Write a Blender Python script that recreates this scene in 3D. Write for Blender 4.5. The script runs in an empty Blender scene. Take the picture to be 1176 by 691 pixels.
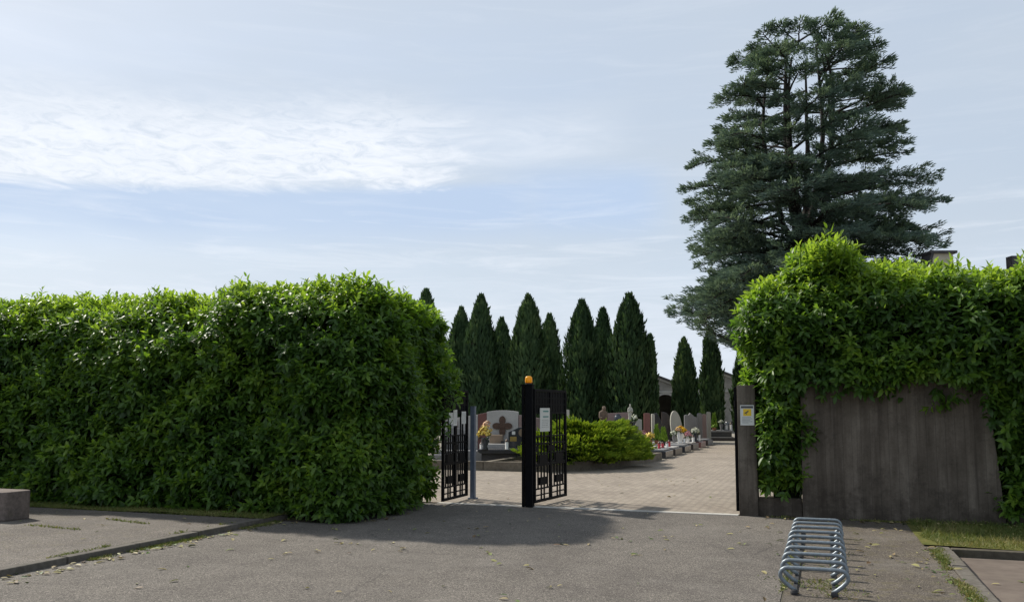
import bpy, bmesh, math, random
import numpy as np
from mathutils import Vector, Matrix

random.seed(7)
rng = np.random.default_rng(11)
scene = bpy.context.scene
COL = scene.collection
R = math.radians

# ------------------------------------------------------------------ view geometry
FPX, PPX, PPY, TH, EYE, YAW = 980.0, 588.0, 380.0, R(5.3), 1.6, R(20.0)
CT, ST = math.cos(TH), math.sin(TH)
RV = (math.cos(YAW), math.sin(YAW))
FV = (-math.sin(YAW), math.cos(YAW))


def site(xc, d):
    return (xc * RV[0] + d * FV[0], xc * RV[1] + d * FV[1])


def S(px, d, z=0.5):
    """ground position of something seen in column px standing d metres away"""
    zc = d * CT + (z - EYE) * ST
    return site((px - PPX) / FPX * zc, d)


def Z(py, d):
    k = (PPY - py) / FPX
    return EYE + d * (k * CT + ST) / (CT - k * ST)


# ------------------------------------------------------------------ noise
def vnoise(p, scale, seed=0):
    p = np.asarray(p, float) / scale + seed * 17.31
    i = np.floor(p).astype(np.int64)
    f = p - i
    f = f * f * (3 - 2 * f)

    def h(a, b, c):
        n = (a * 374761393 + b * 668265263 + c * 1274126177 + seed * 97) & 0xffffffff
        n = ((n ^ (n >> 13)) * 1274126177) & 0xffffffff
        n = n ^ (n >> 16)
        return (n & 0xffff) / 65535.0
    r = 0
    for a in (0, 1):
        for b in (0, 1):
            for c in (0, 1):
                w = (f[:, 0] if a else 1 - f[:, 0]) * (f[:, 1] if b else 1 - f[:, 1]) * (f[:, 2] if c else 1 - f[:, 2])
                r = r + w * h(i[:, 0] + a, i[:, 1] + b, i[:, 2] + c)
    return r * 2 - 1


def nrm(v):
    return v / np.maximum(np.linalg.norm(v, axis=1, keepdims=True), 1e-9)


# ------------------------------------------------------------------ mesh helpers
def link(name, me, mat, parent=None, loc=None):
    o = bpy.data.objects.new(name, me)
    COL.objects.link(o)
    if mat is not None:
        for m in (mat if isinstance(mat, (list, tuple)) else [mat]):
            me.materials.append(m)
    if parent is not None:
        o.parent = parent
    if loc is not None:
        o.location = loc
    return o


def tile_mesh(name, V, faces, tone=None):
    """V (n,k,3): n copies of a k-vertex template with the same faces"""
    n, k, _ = V.shape
    sizes = np.array([len(f) for f in faces])
    flat = np.concatenate([np.array(f) for f in faces])
    loops = (flat[None, :] + (np.arange(n) * k)[:, None]).ravel()
    tot = np.tile(sizes, n)
    start = np.concatenate([[0], np.cumsum(tot)[:-1]])
    me = bpy.data.meshes.new(name)
    me.vertices.add(n * k)
    me.vertices.foreach_set('co', V.reshape(-1).astype(np.float32))
    me.loops.add(len(loops))
    me.loops.foreach_set('vertex_index', loops.astype(np.int32))
    me.polygons.add(len(tot))
    me.polygons.foreach_set('loop_start', start.astype(np.int32))
    me.polygons.foreach_set('loop_total', tot.astype(np.int32))
    me.update(calc_edges=True)
    if tone is not None:
        a = me.attributes.new('tone', 'FLOAT', 'POINT')
        a.data.foreach_set('value', np.repeat(tone, k).astype(np.float32))
    return me


LEAF_T = np.array([(0, 0, 0), (.28, -.42, .05), (.28, 0, .0), (.28, .42, .05), (.66, -.40, .0), (.66, 0, -.06), (.66, .40, .0), (1, 0, -.17)])
LEAF_F = [(0, 2, 1), (0, 3, 2), (1, 2, 5, 4), (2, 3, 6, 5), (4, 5, 7), (5, 6, 7)]
BLADE_T = np.array([(0, -.5, 0), (0, .5, 0), (.55, .38, .03), (.55, -.38, .03), (1, 0, 0)])
BLADE_F = [(0, 1, 2, 3), (3, 2, 4)]
TUFT_T = np.array([(0, 0, 0), (.4, -.5, .0), (1, 0, 0), (.4, .5, 0), (0.02, 0, 0), (.4, 0, -.5), (.98, 0, 0), (.4, 0, .5)])
TUFT_F = [(0, 1, 2, 3), (4, 5, 6, 7)]


def blades(name, P, D, N, L, W, T, F, tone):
    """oriented copies of a leaf template"""
    D = nrm(D)
    Sd = nrm(np.cross(D, N))
    N = np.cross(Sd, D)
    L = np.asarray(L).reshape(-1, 1, 1)
    W = np.asarray(W).reshape(-1, 1, 1)
    t = T[None, :, 0:1]
    s = T[None, :, 1:2]
    h = T[None, :, 2:3]
    hs = W if T is TUFT_T else L
    V = P[:, None, :] + t * L * D[:, None, :] + s * W * Sd[:, None, :] + h * hs * N[:, None, :]
    return tile_mesh(name, V, F, tone)


class MB:
    """collects shapes, builds ONE mesh object"""

    def __init__(self):
        self.v, self.f, self.m = [], [], []

    def add(self, vs, fs, mi=0):
        b = len(self.v)
        self.v += [tuple(p) for p in vs]
        self.f += [tuple(i + b for i in f) for f in fs]
        self.m += [mi] * len(fs)
        return self

    def box(self, x0, x1, y0, y1, z0, z1, mi=0):
        vs = [(x, y, z) for z in (z0, z1) for y in (y0, y1) for x in (x0, x1)]
        return self.add(vs, [(0, 2, 3, 1), (4, 5, 7, 6), (0, 1, 5, 4), (2, 6, 7, 3), (0, 4, 6, 2), (1, 3, 7, 5)], mi)

    def prism(self, outline, axis, a, b, mi=0):
        """outline of 2D points extruded from a to b along axis 'x','y','z'"""
        n = len(outline)

        def p(q, t):
            return {'x': (t, q[0], q[1]), 'y': (q[0], t, q[1]), 'z': (q[0], q[1], t)}[axis]
        vs = [p(q, a) for q in outline] + [p(q, b) for q in outline]
        fs = [tuple(range(n)), tuple(range(2 * n - 1, n - 1, -1))]
        fs += [(i, n + i, n + (i + 1) % n, (i + 1) % n) for i in range(n)]
        return self.add(vs, fs, mi)

    def tube(self, pts, r, seg=8, mi=0, caps=True):
        pts = [Vector(p) for p in pts]
        rs = r if isinstance(r, (list, tuple)) else [r] * len(pts)
        rings, fs = [], []
        up = Vector((0, 0, 1))
        prev = None
        for i, p in enumerate(pts):
            t = (pts[min(i + 1, len(pts) - 1)] - pts[max(i - 1, 0)]).normalized()
            if prev is None:
                a = t.cross(up if abs(t.z) < .9 else Vector((1, 0, 0))).normalized()
            else:
                a = (prev - t * prev.dot(t)).normalized()
            prev = a
            b = t.cross(a)
            rings += [p + (a * math.cos(2 * math.pi * k / seg) + b * math.sin(2 * math.pi * k / seg)) * rs[i] for k in range(seg)]
        for i in range(len(pts) - 1):
            for k in range(seg):
                fs.append((i * seg + k, i * seg + (k + 1) % seg, (i + 1) * seg + (k + 1) % seg, (i + 1) * seg + k))
        if caps:
            fs += [tuple(range(seg))[::-1], tuple(range((len(pts) - 1) * seg, len(pts) * seg))]
        return self.add(rings, fs, mi)

    def lathe(self, prof, c=(0, 0, 0), seg=16, mi=0):
        vs, fs = [], []
        for r, z in prof:
            vs += [(c[0] + r * math.cos(2 * math.pi * k / seg), c[1] + r * math.sin(2 * math.pi * k / seg), c[2] + z) for k in range(seg)]
        for i in range(len(prof) - 1):
            for k in range(seg):
                fs.append((i * seg + k, i * seg + (k + 1) % seg, (i + 1) * seg + (k + 1) % seg, (i + 1) * seg + k))
        fs += [tuple(range(seg))[::-1], tuple(range((len(prof) - 1) * seg, len(prof) * seg))]
        return self.add(vs, fs, mi)

    def build(self, name, mat, parent=None, loc=None, bevel=0, smooth=False, rotz=0):
        me = bpy.data.meshes.new(name)
        me.from_pydata(self.v, [], self.f)
        me.polygons.foreach_set('material_index', self.m)
        bm = bmesh.new()
        bm.from_mesh(me)
        bmesh.ops.recalc_face_normals(bm, faces=bm.faces)
        if bevel:
            es = [e for e in bm.edges if len(e.link_faces) == 2 and e.calc_face_angle(0) > .6]
            bmesh.ops.bevel(bm, geom=es, offset=bevel, segments=2, profile=.6, affect='EDGES', clamp_overlap=True)
        bm.to_mesh(me)
        bm.free()
        if smooth:
            me.polygons.foreach_set('use_smooth', [True] * len(me.polygons))
        o = link(name, me, mat, parent, loc)
        if rotz:
            o.rotation_euler[2] = rotz
        return o


def tag(o, label=None, cat=None, group=None, kind=None):
    if label:
        o['label'] = label
    if cat:
        o['category'] = cat
    if group:
        o['group'] = group
    if kind:
        o['kind'] = kind
    return o


def thing(name, label, cat, loc=(0, 0, 0), rotz=0, group=None):
    o = bpy.data.objects.new(name, None)
    COL.objects.link(o)
    o.location = loc
    o.rotation_euler = (0, 0, rotz)
    o.empty_display_size = .2
    return tag(o, label, cat, group)


# ------------------------------------------------------------------ materials
class NT:
    def __init__(self, name):
        self.m = bpy.data.materials.new(name)
        self.m.use_nodes = True
        self.t = self.m.node_tree
        self.b = self.t.nodes['Principled BSDF']
        self.out = self.t.nodes['Material Output']
        g = self.t.nodes.new('ShaderNodeNewGeometry')
        self.pos = g.outputs['Position']
        tc = self.t.nodes.new('ShaderNodeTexCoord')
        self.obj = tc.outputs['Object']

    def n(self, typ, **kw):
        x = self.t.nodes.new(typ)
        for k, v in kw.items():
            setattr(x, k, v)
        return x

    def l(self, a, b):
        self.t.links.new(a, b)

    def mapping(self, vec, scale, rot=(0, 0, 0)):
        x = self.n('ShaderNodeMapping')
        x.inputs['Scale'].default_value = scale
        x.inputs['Rotation'].default_value = rot
        self.l(vec, x.inputs['Vector'])
        return x.outputs['Vector']

    def noise(self, scale, detail=4, rough=.55, vec=None, dist=0):
        x = self.n('ShaderNodeTexNoise')
        x.inputs['Scale'].default_value = scale
        x.inputs['Detail'].default_value = detail
        x.inputs['Roughness'].default_value = rough
        x.inputs['Distortion'].default_value = dist
        self.l(vec if vec is not None else self.pos, x.inputs['Vector'])
        return x.outputs['Fac']

    def voronoi(self, scale, vec=None, out='Color', feature='F1'):
        x = self.n('ShaderNodeTexVoronoi', feature=feature)
        x.inputs['Scale'].default_value = scale
        self.l(vec if vec is not None else self.pos, x.inputs['Vector'])
        return x.outputs[out]

    def ramp(self, fac, stops):
        x = self.n('ShaderNodeValToRGB')
        cr = x.color_ramp
        while len(cr.elements) < len(stops):
            cr.elements.new(.5)
        for e, (p, c) in zip(cr.elements, stops):
            e.position = p
            e.color = (c, c, c, 1) if isinstance(c, (int, float)) else (*c, 1)
        self.l(fac, x.inputs['Fac'])
        return x.outputs['Color']

    def mix(self, fac, a, b, mode='MIX'):
        x = self.n('ShaderNodeMix', data_type='RGBA', blend_type=mode)
        for sock, v in ((x.inputs[0], fac), (x.inputs[6], a), (x.inputs[7], b)):
            if hasattr(v, 'links'):
                self.l(v, sock)
            elif isinstance(v, (int, float)):
                sock.default_value = v
            else:
                sock.default_value = (*v, 1)
        return x.outputs[2]

    def math(self, op, a, b=0, clamp=False):
        x = self.n('ShaderNodeMath', operation=op)
        x.use_clamp = clamp
        for s, v in ((x.inputs[0], a), (x.inputs[1], b)):
            if hasattr(v, 'links'):
                self.l(v, s)
            else:
                s.default_value = v
        return x.outputs[0]

    def attr(self, name):
        x = self.n('ShaderNodeAttribute', attribute_name=name)
        return x.outputs['Fac']

    def bump(self, h, strength=.3, dist=.01):
        x = self.n('ShaderNodeBump')
        x.inputs['Strength'].default_value = strength
        x.inputs['Distance'].default_value = dist
        self.l(h, x.inputs['Height'])
        self.l(x.outputs['Normal'], self.b.inputs['Normal'])
        return self

    def done(self, col, rough=.8, spec=.5, metal=0):
        i = self.b.inputs
        if hasattr(col, 'links'):
            self.l(col, i['Base Color'])
        else:
            i['Base Color'].default_value = (*col, 1)
        if hasattr(rough, 'links'):
            self.l(rough, i['Roughness'])
        else:
            i['Roughness'].default_value = rough
        i['Specular IOR Level'].default_value = spec
        i['Metallic'].default_value = metal
        return self.m


def simple(name, col, rough=.6, var=.25, scale=12, spec=.5, metal=0, bump=0):
    t = NT(name)
    n = t.noise(scale, 5, .6)
    a = tuple(c * (1 - var) for c in col)
    b = tuple(min(1, c * (1 + var)) for c in col)
    c = t.ramp(n, [(.3, a), (.7, b)])
    if bump:
        t.bump(n, bump, .01)
    return t.done(c, rough, spec, metal)


def leafmat(name, stops, trans=.35, rough=.4, spec=.45, tcol=1.25):
    t = NT(name)
    tone = t.attr('tone')
    col = t.ramp(tone, stops)
    t.done(col, rough, spec)
    tr = t.n('ShaderNodeBsdfTranslucent')
    tc = t.mix(1.0, col, (tcol * 1.15, tcol * 1.1, tcol * .55), 'MULTIPLY')
    t.l(tc, tr.inputs['Color'])
    mx = t.n('ShaderNodeMixShader')
    mx.inputs['Fac'].default_value = trans
    t.l(t.b.outputs[0], mx.inputs[1])
    t.l(tr.outputs[0], mx.inputs[2])
    t.l(mx.outputs[0], t.out.inputs['Surface'])
    return t.m


M = {}
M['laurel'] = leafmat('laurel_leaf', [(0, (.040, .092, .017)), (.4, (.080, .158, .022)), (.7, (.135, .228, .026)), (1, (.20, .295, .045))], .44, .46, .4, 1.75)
M['cedar'] = leafmat('cedar_needles', [(0, (.066, .108, .098)), (.6, (.145, .212, .192)), (1, (.26, .335, .305))], .34, .6, .25)
M['cypress'] = leafmat('cypress_scale_leaf', [(0, (.019, .042, .018)), (.55, (.044, .086, .034)), (1, (.09, .14, .055))], .2, .65, .2)
M['juniper'] = leafmat('juniper_spray', [(0, (.05, .10, .012)), (.5, (.13, .21, .02)), (1, (.27, .34, .04))], .28, .55, .3, 1.5)
M['grass'] = leafmat('grass_blade', [(0, (.06, .09, .02)), (.5, (.12, .15, .035)), (.8, (.2, .19, .07)), (1, (.28, .23, .12))], .25, .6, .3)
M['litter'] = leafmat('fallen_leaf', [(0, (.03, .05, .015)), (.25, (.08, .13, .03)), (.5, (.25, .24, .09)), (.75, (.33, .28, .14)), (1, (.12, .07, .035))], .15, .6, .3)
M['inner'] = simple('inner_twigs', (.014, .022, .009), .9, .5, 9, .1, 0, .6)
M['bark'] = simple('bark', (.030, .026, .023), .9, .4, 6, .2, 0, .8)
M['twig'] = simple('green_twig', (.05, .07, .02), .8, .3, 10, .2)
M['soil'] = simple('soil', (.06, .048, .035), .95, .4, 5, .1, 0, .8)
M['black_steel'] = simple('black_painted_steel', (.005, .005, .006), .6, .3, 14, .08)
M['grey_steel'] = simple('slate_painted_steel', (.10, .125, .17), .5, .15, 9)
M['white_board'] = simple('white_sign_board', (.62, .63, .60), .5, .06, 9)
M['sign_teal'] = simple('teal_print', (.05, .22, .20), .5, .1)
M['sign_dark'] = simple('dark_print', (.06, .06, .065), .5, .1)
M['sign_grey'] = simple('grey_print', (.30, .31, .31), .5, .1)
M['sign_yellow'] = simple('yellow_print', (.75, .50, .02), .5, .05)
M['rubber'] = simple('dark_foot', (.02, .02, .022), .7, .2)
M['plaster'] = simple('cream_plaster', (.48, .44, .35), .9, .12, 3, .2)
M['slate'] = simple('dark_roof_sheet', (.045, .042, .045), .7, .3, 4)
M['rooftile'] = simple('roof_tile', (.16, .075, .05), .85, .35, 5)
M['porcelain'] = simple('white_porcelain', (.70, .69, .66), .3, .06)
M['red_glass'] = simple('red_lamp_plastic', (.35, .015, .02), .25, .2)
M['terracotta'] = simple('terracotta', (.26, .11, .06), .85, .2)
M['bronze'] = simple('bronze', (.085, .05, .035), .5, .3, 20, .4, .2)
M['brass'] = simple('dull_brass', (.30, .20, .045), .5, .2)
M['bluestone_vase'] = simple('dark_granite_vase', (.035, .04, .05), .25, .3, 40)
M['window_glass'] = simple('dark_glass', (.02, .025, .03), .1, .1)
M['door_wood'] = simple('dark_wood', (.07, .04, .025), .6, .3)

# amber lamp
t = NT('amber_plastic')
t.b.inputs['Coat Weight'].default_value = .6
t.done((.95, .50, .004), .35, .4)
tr = t.n('ShaderNodeBsdfTranslucent')
tr.inputs['Color'].default_value = (1.0, .55, .01, 1)
mx = t.n('ShaderNodeMixShader')
mx.inputs['Fac'].default_value = .4
t.l(t.b.outputs[0], mx.inputs[1])
t.l(tr.outputs[0], mx.inputs[2])
t.l(mx.outputs[0], t.out.inputs['Surface'])
M['amber'] = t.m


def granite(name, a, b, rough=.3):
    t = NT(name)
    v = t.noise(160, 3, .7)
    w = t.noise(1.6, 4, .6)
    c = t.ramp(v, [(.35, a), (.65, b)])
    c = t.mix(.5, c, t.ramp(w, [(.3, .55), (.7, 1.0)]), 'MULTIPLY')
    return t.done(c, rough, .5)


M['gr_white'] = granite('pale_granite', (.34, .32, .30), (.52, .50, .47), .5)
M['gr_grey'] = granite('grey_granite', (.14, .14, .145), (.27, .265, .26), .5)
M['gr_dark'] = granite('dark_granite', (.02, .022, .026), (.05, .054, .062), .2)
M['gr_red'] = granite('red_granite', (.13, .05, .045), (.23, .105, .09), .3)
M['gr_pink'] = granite('pink_granite', (.20, .13, .12), (.31, .22, .20), .4)
M['gr_brown'] = granite('brown_granite', (.028, .021, .019), (.06, .046, .041), .35)
M['gr_sand'] = granite('sandstone', (.20, .14, .095), (.31, .23, .16), .85)
M['brownstone'] = granite('brown_stone', (.11, .075, .05), (.18, .125, .09), .85)
M['gr_lime'] = granite('pale_stone', (.36, .35, .30), (.48, .47, .41), .8)

# asphalt
def asphalt(name, a, b, moss=0.0):
    t = NT(name)
    agg = t.voronoi(125)
    bw = t.n('ShaderNodeRGBToBW')
    t.l(agg, bw.inputs[0])
    c = t.ramp(bw.outputs[0], [(.15, tuple(x * .4 for x in a)), (.5, a), (.82, b), (1, tuple(min(1, x * 1.9) for x in b))])
    big = t.noise(.55, 5, .6)
    mid = t.noise(3.2, 5, .65)
    c = t.mix(.75, c, t.ramp(big, [(.3, (.72, .70, .69)), (.7, (1.12, 1.10, 1.06))]), 'MULTIPLY')
    c = t.mix(.6, c, t.ramp(mid, [(.3, (.75, .74, .74)), (.65, (1.08, 1.08, 1.06))]), 'MULTIPLY')
    # long tyre-worn streaks and a few dark patches
    st = t.noise(1.0, 3, .5, t.mapping(t.pos, (1.4, .16, 1)))
    c = t.mix(.5, c, t.ramp(st, [(.35, (.82, .81, .80)), (.62, (1.05, 1.05, 1.04))]), 'MULTIPLY')
    # fine cracks
    wob = t.noise(2.5, 3, .6)
    pv = t.n('ShaderNodeVectorMath', operation='ADD')
    sc = t.n('ShaderNodeVectorMath', operation='SCALE')
    sc.inputs['Scale'].default_value = .25
    cx = t.n('ShaderNodeCombineXYZ')
    t.l(wob, cx.inputs[0])
    t.l(mid, cx.inputs[1])
    t.l(cx.outputs[0], sc.inputs[0])
    t.l(t.pos, pv.inputs[0])
    t.l(sc.outputs[0], pv.inputs[1])
    cr = t.voronoi(.42, pv.outputs[0], 'Distance', 'DISTANCE_TO_EDGE')
    crm = t.ramp(cr, [(.0, 1), (.006, 0)])
    crw = t.math('MULTIPLY', crm, t.ramp(t.noise(.35, 2), [(.5, 0), (.6, .6)]))
    c = t.mix(crw, c, (.03, .028, .026))
    # darker repair patch edges, oil and dirt spots
    sp_ = t.ramp(t.noise(1.3, 6, .75), [(.60, 0), (.70, .5)])
    c = t.mix(sp_, c, (.07, .062, .054))
    dst = t.ramp(t.noise(.8, 7, .7, t.mapping(t.pos, (.6, 1.2, 1), (0, 0, .5))), [(.52, 0), (.68, .45)])
    c = t.mix(t.math('MULTIPLY', dst, .6), c, (.20, .183, .163))
    if moss:
        mm = t.math('MULTIPLY', t.ramp(t.noise(5, 6, .7), [(.52, 0), (.68, 1)]), moss)
        c = t.mix(mm, c, (.10, .085, .035))
    t.bump(t.noise(110, 2, .6), .55, .006)
    return t.done(c, .92, .25)


M['asphalt'] = asphalt('worn_asphalt', (.118, .107, .096), (.205, .187, .168))
M['asphalt_path'] = asphalt('rough_asphalt', (.095, .082, .069), (.18, .157, .131), .55)
M['asphalt_pave'] = asphalt('pavement_asphalt', (.118, .105, .094), (.20, .18, .16), .25)

# brick pavers
t = NT('brick_pavers')
br = t.n('ShaderNodeTexBrick')
br.offset = .5
for k, v in (('Scale', 1.0), ('Mortar Size', .012), ('Mortar Smooth', .3), ('Bias', .0), ('Brick Width', .21), ('Row Height', .105)):
    br.inputs[k].default_value = v
br.inputs['Color1'].default_value = (.325, .28, .23, 1)
br.inputs['Color2'].default_value = (.245, .208, .172, 1)
br.inputs['Mortar'].default_value = (.16, .14, .115, 1)
t.l(t.mapping(t.pos, (1, 1, 1), (0, 0, R(45))), br.inputs['Vector'])
big = t.noise(.5, 5, .65)
c = t.mix(.8, br.outputs['Color'], t.ramp(big, [(.3, (.74, .72, .70)), (.7, (1.12, 1.12, 1.1))]), 'MULTIPLY')
c = t.mix(.5, c, t.ramp(t.noise(9, 4, .7), [(.3, .7), (.7, 1.1)]), 'MULTIPLY')
inv = t.math('SUBTRACT', 1, br.outputs['Fac'])
t.bump(inv, .5, .008)
M['pavers'] = t.done(c, .88, .25)

# stone kerb / concrete
def concrete(name, a, b, moss=.3, sc=14):
    t = NT(name)
    n = t.noise(sc, 8, .7)
    c = t.ramp(n, [(.3, a), (.7, b)])
    c = t.mix(.7, c, t.ramp(t.noise(1.7, 4, .6), [(.3, .65), (.7, 1.1)]), 'MULTIPLY')
    mm = t.math('MULTIPLY', t.ramp(t.noise(4, 6, .7), [(.55, 0), (.7, 1)]), moss)
    c = t.mix(mm, c, (.075, .07, .03))
    t.bump(n, .5, .006)
    return t.done(c, .92, .2)


M['kerb'] = concrete('kerb_stone', (.10, .093, .083), (.19, .178, .16), .45)
M['soilshadekerb'] = concrete('mossy_shaded_kerb', (.055, .048, .036), (.11, .098, .075), .6)  # mossy seam tone, doubling as painted shade on the cross kerb
M['mosskerb'] = concrete('weathered_kerb', (.085, .075, .062), (.16, .145, .125), .7)
M['bench'] = concrete('cast_concrete', (.105, .086, .075), (.20, .165, .145), .3, 22)
M['threshold'] = concrete('threshold_stone', (.36, .35, .32), (.52, .5, .46), .1)
M['bay'] = concrete('red_screed', (.115, .092, .077), (.172, .141, .118), .2, 4)
M['bedkerb'] = concrete('bed_kerb', (.13, .11, .085), (.22, .19, .15), .4)
M['chapel'] = concrete('chapel_render', (.22, .205, .18), (.32, .30, .265), .15, 3)
M['chapeltrim'] = concrete('chapel_trim', (.34, .325, .295), (.46, .44, .40), .1, 6)

# board-marked concrete: boards, vertical runs, dirt
t = NT('board_marked_concrete')
sep = t.n('ShaderNodeSeparateXYZ')
t.l(t.pos, sep.inputs[0])
bx = t.math('MULTIPLY', sep.outputs[0], 8.0)
fr = t.math('FRACT', bx)
gap = t.math('ABSOLUTE', t.math('SUBTRACT', fr, .5))
gapm = t.ramp(gap, [(.455, 0), (.49, 1)])
flo = t.math('FLOOR', bx)
wn = t.n('ShaderNodeTexWhiteNoise', noise_dimensions='1D')
t.l(flo, wn.inputs['W'])
runs = t.noise(1.0, 6, .6, t.mapping(t.pos, (5, 5, .5)))
iso = t.noise(1.9, 7, .68)
fineg = t.noise(38, 5, .7)
grain = t.noise(1.0, 3, .5, t.mapping(t.pos, (26, 26, 5)))
c = t.ramp(t.math('ADD', t.math('MULTIPLY', runs, .68), t.math('MULTIPLY', iso, .32)), [(.34, (.062, .051, .041)), (.5, (.116, .098, .080)), (.64, (.185, .16, .132))])
c = t.mix(.4, c, t.ramp(wn.outputs['Value'], [(0, .80), (1, 1.1)]), 'MULTIPLY')
c = t.mix(.5, c, t.ramp(fineg, [(.3, .72), (.7, 1.2)]), 'MULTIPLY')
c = t.mix(t.math('MULTIPLY', gapm, .42), c, (.035, .03, .026))
# damp, algae-dark blotches gathering low on the wall and streaks running from its top
hz = t.n('ShaderNodeMapRange')
t.l(sep.outputs[2], hz.inputs['Value'])
hz.inputs['From Min'].default_value = 0
hz.inputs['From Max'].default_value = .75
hz.inputs['To Min'].default_value = .16
hz.inputs['To Max'].default_value = 0
blot = t.noise(3.1, 7, .75)
c = t.mix(t.ramp(t.math('ADD', blot, hz.outputs[0]), [(.54, 0), (.70, .6)]), c, (.036, .03, .025))
drip = t.noise(1.0, 4, .6, t.mapping(t.pos, (11, 11, .28)))
c = t.mix(t.ramp(drip, [(.58, 0), (.72, .6)]), c, (.04, .033, .028))
spk = t.voronoi(6, None, 'Distance')
c = t.mix(t.ramp(spk, [(.0, .8), (.035, 0)]), c, (.33, .31, .28))
t.bump(t.math('ADD', grain, t.math('MULTIPLY', gapm, -.6)), .3, .004)
M['wallconc'] = t.done(c, .95, .15)

# rack: galvanised / painted blue grey tube
t = NT('weathered_galvanised_tube')
n = t.noise(30, 6, .65)
c = t.ramp(n, [(.3, (.13, .155, .175)), (.7, (.235, .27, .295))])
c = t.mix(t.ramp(t.noise(8, 6, .7), [(.66, 0), (.76, .7)]), c, (.11, .07, .045))
M['rack'] = t.done(c, .45, .5, .35)

# far ground
t = NT('rough_grass_ground')
c = t.ramp(t.noise(.9, 6, .65), [(.3, (.05, .07, .02)), (.55, (.10, .11, .04)), (.75, (.16, .14, .08))])
t.bump(t.noise(14, 5, .7), .6, .03)
M['ground'] = t.done(c, .95, .1)
t = NT('cemetery_gravel')
c = t.ramp(t.noise(40, 4, .7), [(.3, (.15, .135, .11)), (.7, (.30, .275, .23))])
t.bump(t.noise(60, 3, .7), .6, .01)
M['gravel'] = t.done(c, .95, .15)
t = NT('thin_turf_soil')
c = t.ramp(t.noise(6, 6, .7), [(.3, (.065, .075, .022)), (.55, (.12, .12, .035)), (.75, (.15, .12, .06))])
t.bump(t.noise(25, 5, .7), .7, .02)
M['turf'] = t.done(c, .95, .1)


def petals(name, a, b):
    t = NT(name)
    c = t.ramp(t.attr('tone'), [(0, a), (1, b)])
    return t.done(c, .6, .2)


M['pet_yellow'] = petals('yellow_petals', (.55, .36, .03), (.75, .62, .18))
M['pet_gold'] = petals('golden_petals', (.62, .30, .01), (.80, .52, .02))
M['pet_pink'] = petals('pink_petals', (.42, .12, .16), (.62, .36, .36))
M['pet_white'] = petals('white_petals', (.45, .48, .34), (.68, .68, .58))
M['pet_red'] = petals('red_petals', (.30, .01, .02), (.50, .04, .05))
M['pet_peach'] = petals('peach_petals', (.50, .26, .14), (.68, .46, .30))
M['stalks'] = petals('bouquet_leaf', (.03, .07, .015), (.07, .13, .03))
M['conif'] = petals('dwarf_conifer_leaf', (.10, .20, .015), (.24, .36, .04))

# ------------------------------------------------------------------ setting
def struct(name, mb, mat, bevel=0):
    o = mb.build(name, mat, bevel=bevel)
    o['kind'] = 'structure'
    return o


GY = 13.62   # gate line
struct('ground', MB().box(-320, 320, -60, 620, -.6, -.30), M['ground'])
struct('asphalt_road', MB().box(-7.5, -.40, -8, GY, -.3, 0), M['asphalt'])
struct('asphalt_footway', MB().box(-.38, 1.18, -8, GY + .02, -.3, -.003), M['asphalt_path'])
struct('asphalt_seam', MB().box(-.40, -.38, -8, GY, -.3, -.006), M['soilshadekerb'])
struct('pavement', MB().box(-26, -7.64, -8, 10.34, -.3, .068), M['asphalt_pave'])
# kerbs in separate stones as one structure
mb = MB()
y = -6.0
while y < 10.9:
    dz = random.uniform(-.006, .006)
    dx = random.uniform(-.008, .008)
    mb.box(-7.635 + dx, -7.505 + dx, y + .006, min(y + .99, 10.95), -.2, .074 + dz)
    y += 1.0
struct('kerb', mb, M['mosskerb'], .016)
mb = MB()
y = -6.0
while y < 11.3:
    mb.box(1.19, 1.33, y + .006, min(y + .99, 11.35), -.25, .010 + random.uniform(-.005, .005))
    y += 1.0
struct('kerb', mb, M['mosskerb'], .01)
struct('parking_bay', MB().box(1.34, 12, -8, 11.20, -.3, -.085), M['bay'])
struct('kerb', MB().box(1.34, 12, 11.21, 11.34, -.25, .002), M['soilshadekerb'], .01)  # soil-dark colour also paints in the shade on this kerb's face
# turf strips as gently uneven sheets


def uneven(name, x0, x1, y0, y1, z, amp, mat, seed, step=.12):
    nx, ny = max(2, int((x1 - x0) / step)), max(2, int((y1 - y0) / step))
    xs, ys = np.linspace(x0, x1, nx), np.linspace(y0, y1, ny)
    gx, gy = np.meshgrid(xs, ys)
    p = np.stack([gx.ravel(), gy.ravel(), np.zeros(gx.size)], 1)
    p[:, 2] = z + amp * vnoise(p, .35, seed) + amp * vnoise(p, 1.1, seed + 1)
    fs = [(j * nx + i, j * nx + i + 1, (j + 1) * nx + i + 1, (j + 1) * nx + i) for j in range(ny - 1) for i in range(nx - 1)]
    me = bpy.data.meshes.new(name)
    me.from_pydata([tuple(q) for q in p], [], fs)
    me.polygons.foreach_set('use_smooth', [True] * len(fs))
    o = link(name, me, mat)
    o['kind'] = 'structure'
    return o


uneven('turf_strip', 1.05, 12, 11.36, 13.8, .012, .012, M['turf'], 3)
uneven('turf_strip', -26, -7.50, 10.34, 13.9, .083, .015, M['turf'], 5)
uneven('planting_soil', -7.49, -6.6, 10.7, 13.6, .012, .012, M['soil'], 8)
uneven('planting_soil', -1.0, 12, 13.81, 16.5, .03, .02, M['soil'], 9)
struct('threshold_strip', MB().box(-6.35, -1.28, GY + .003, GY + .16, -.3, .008), M['threshold'], .004)
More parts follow.
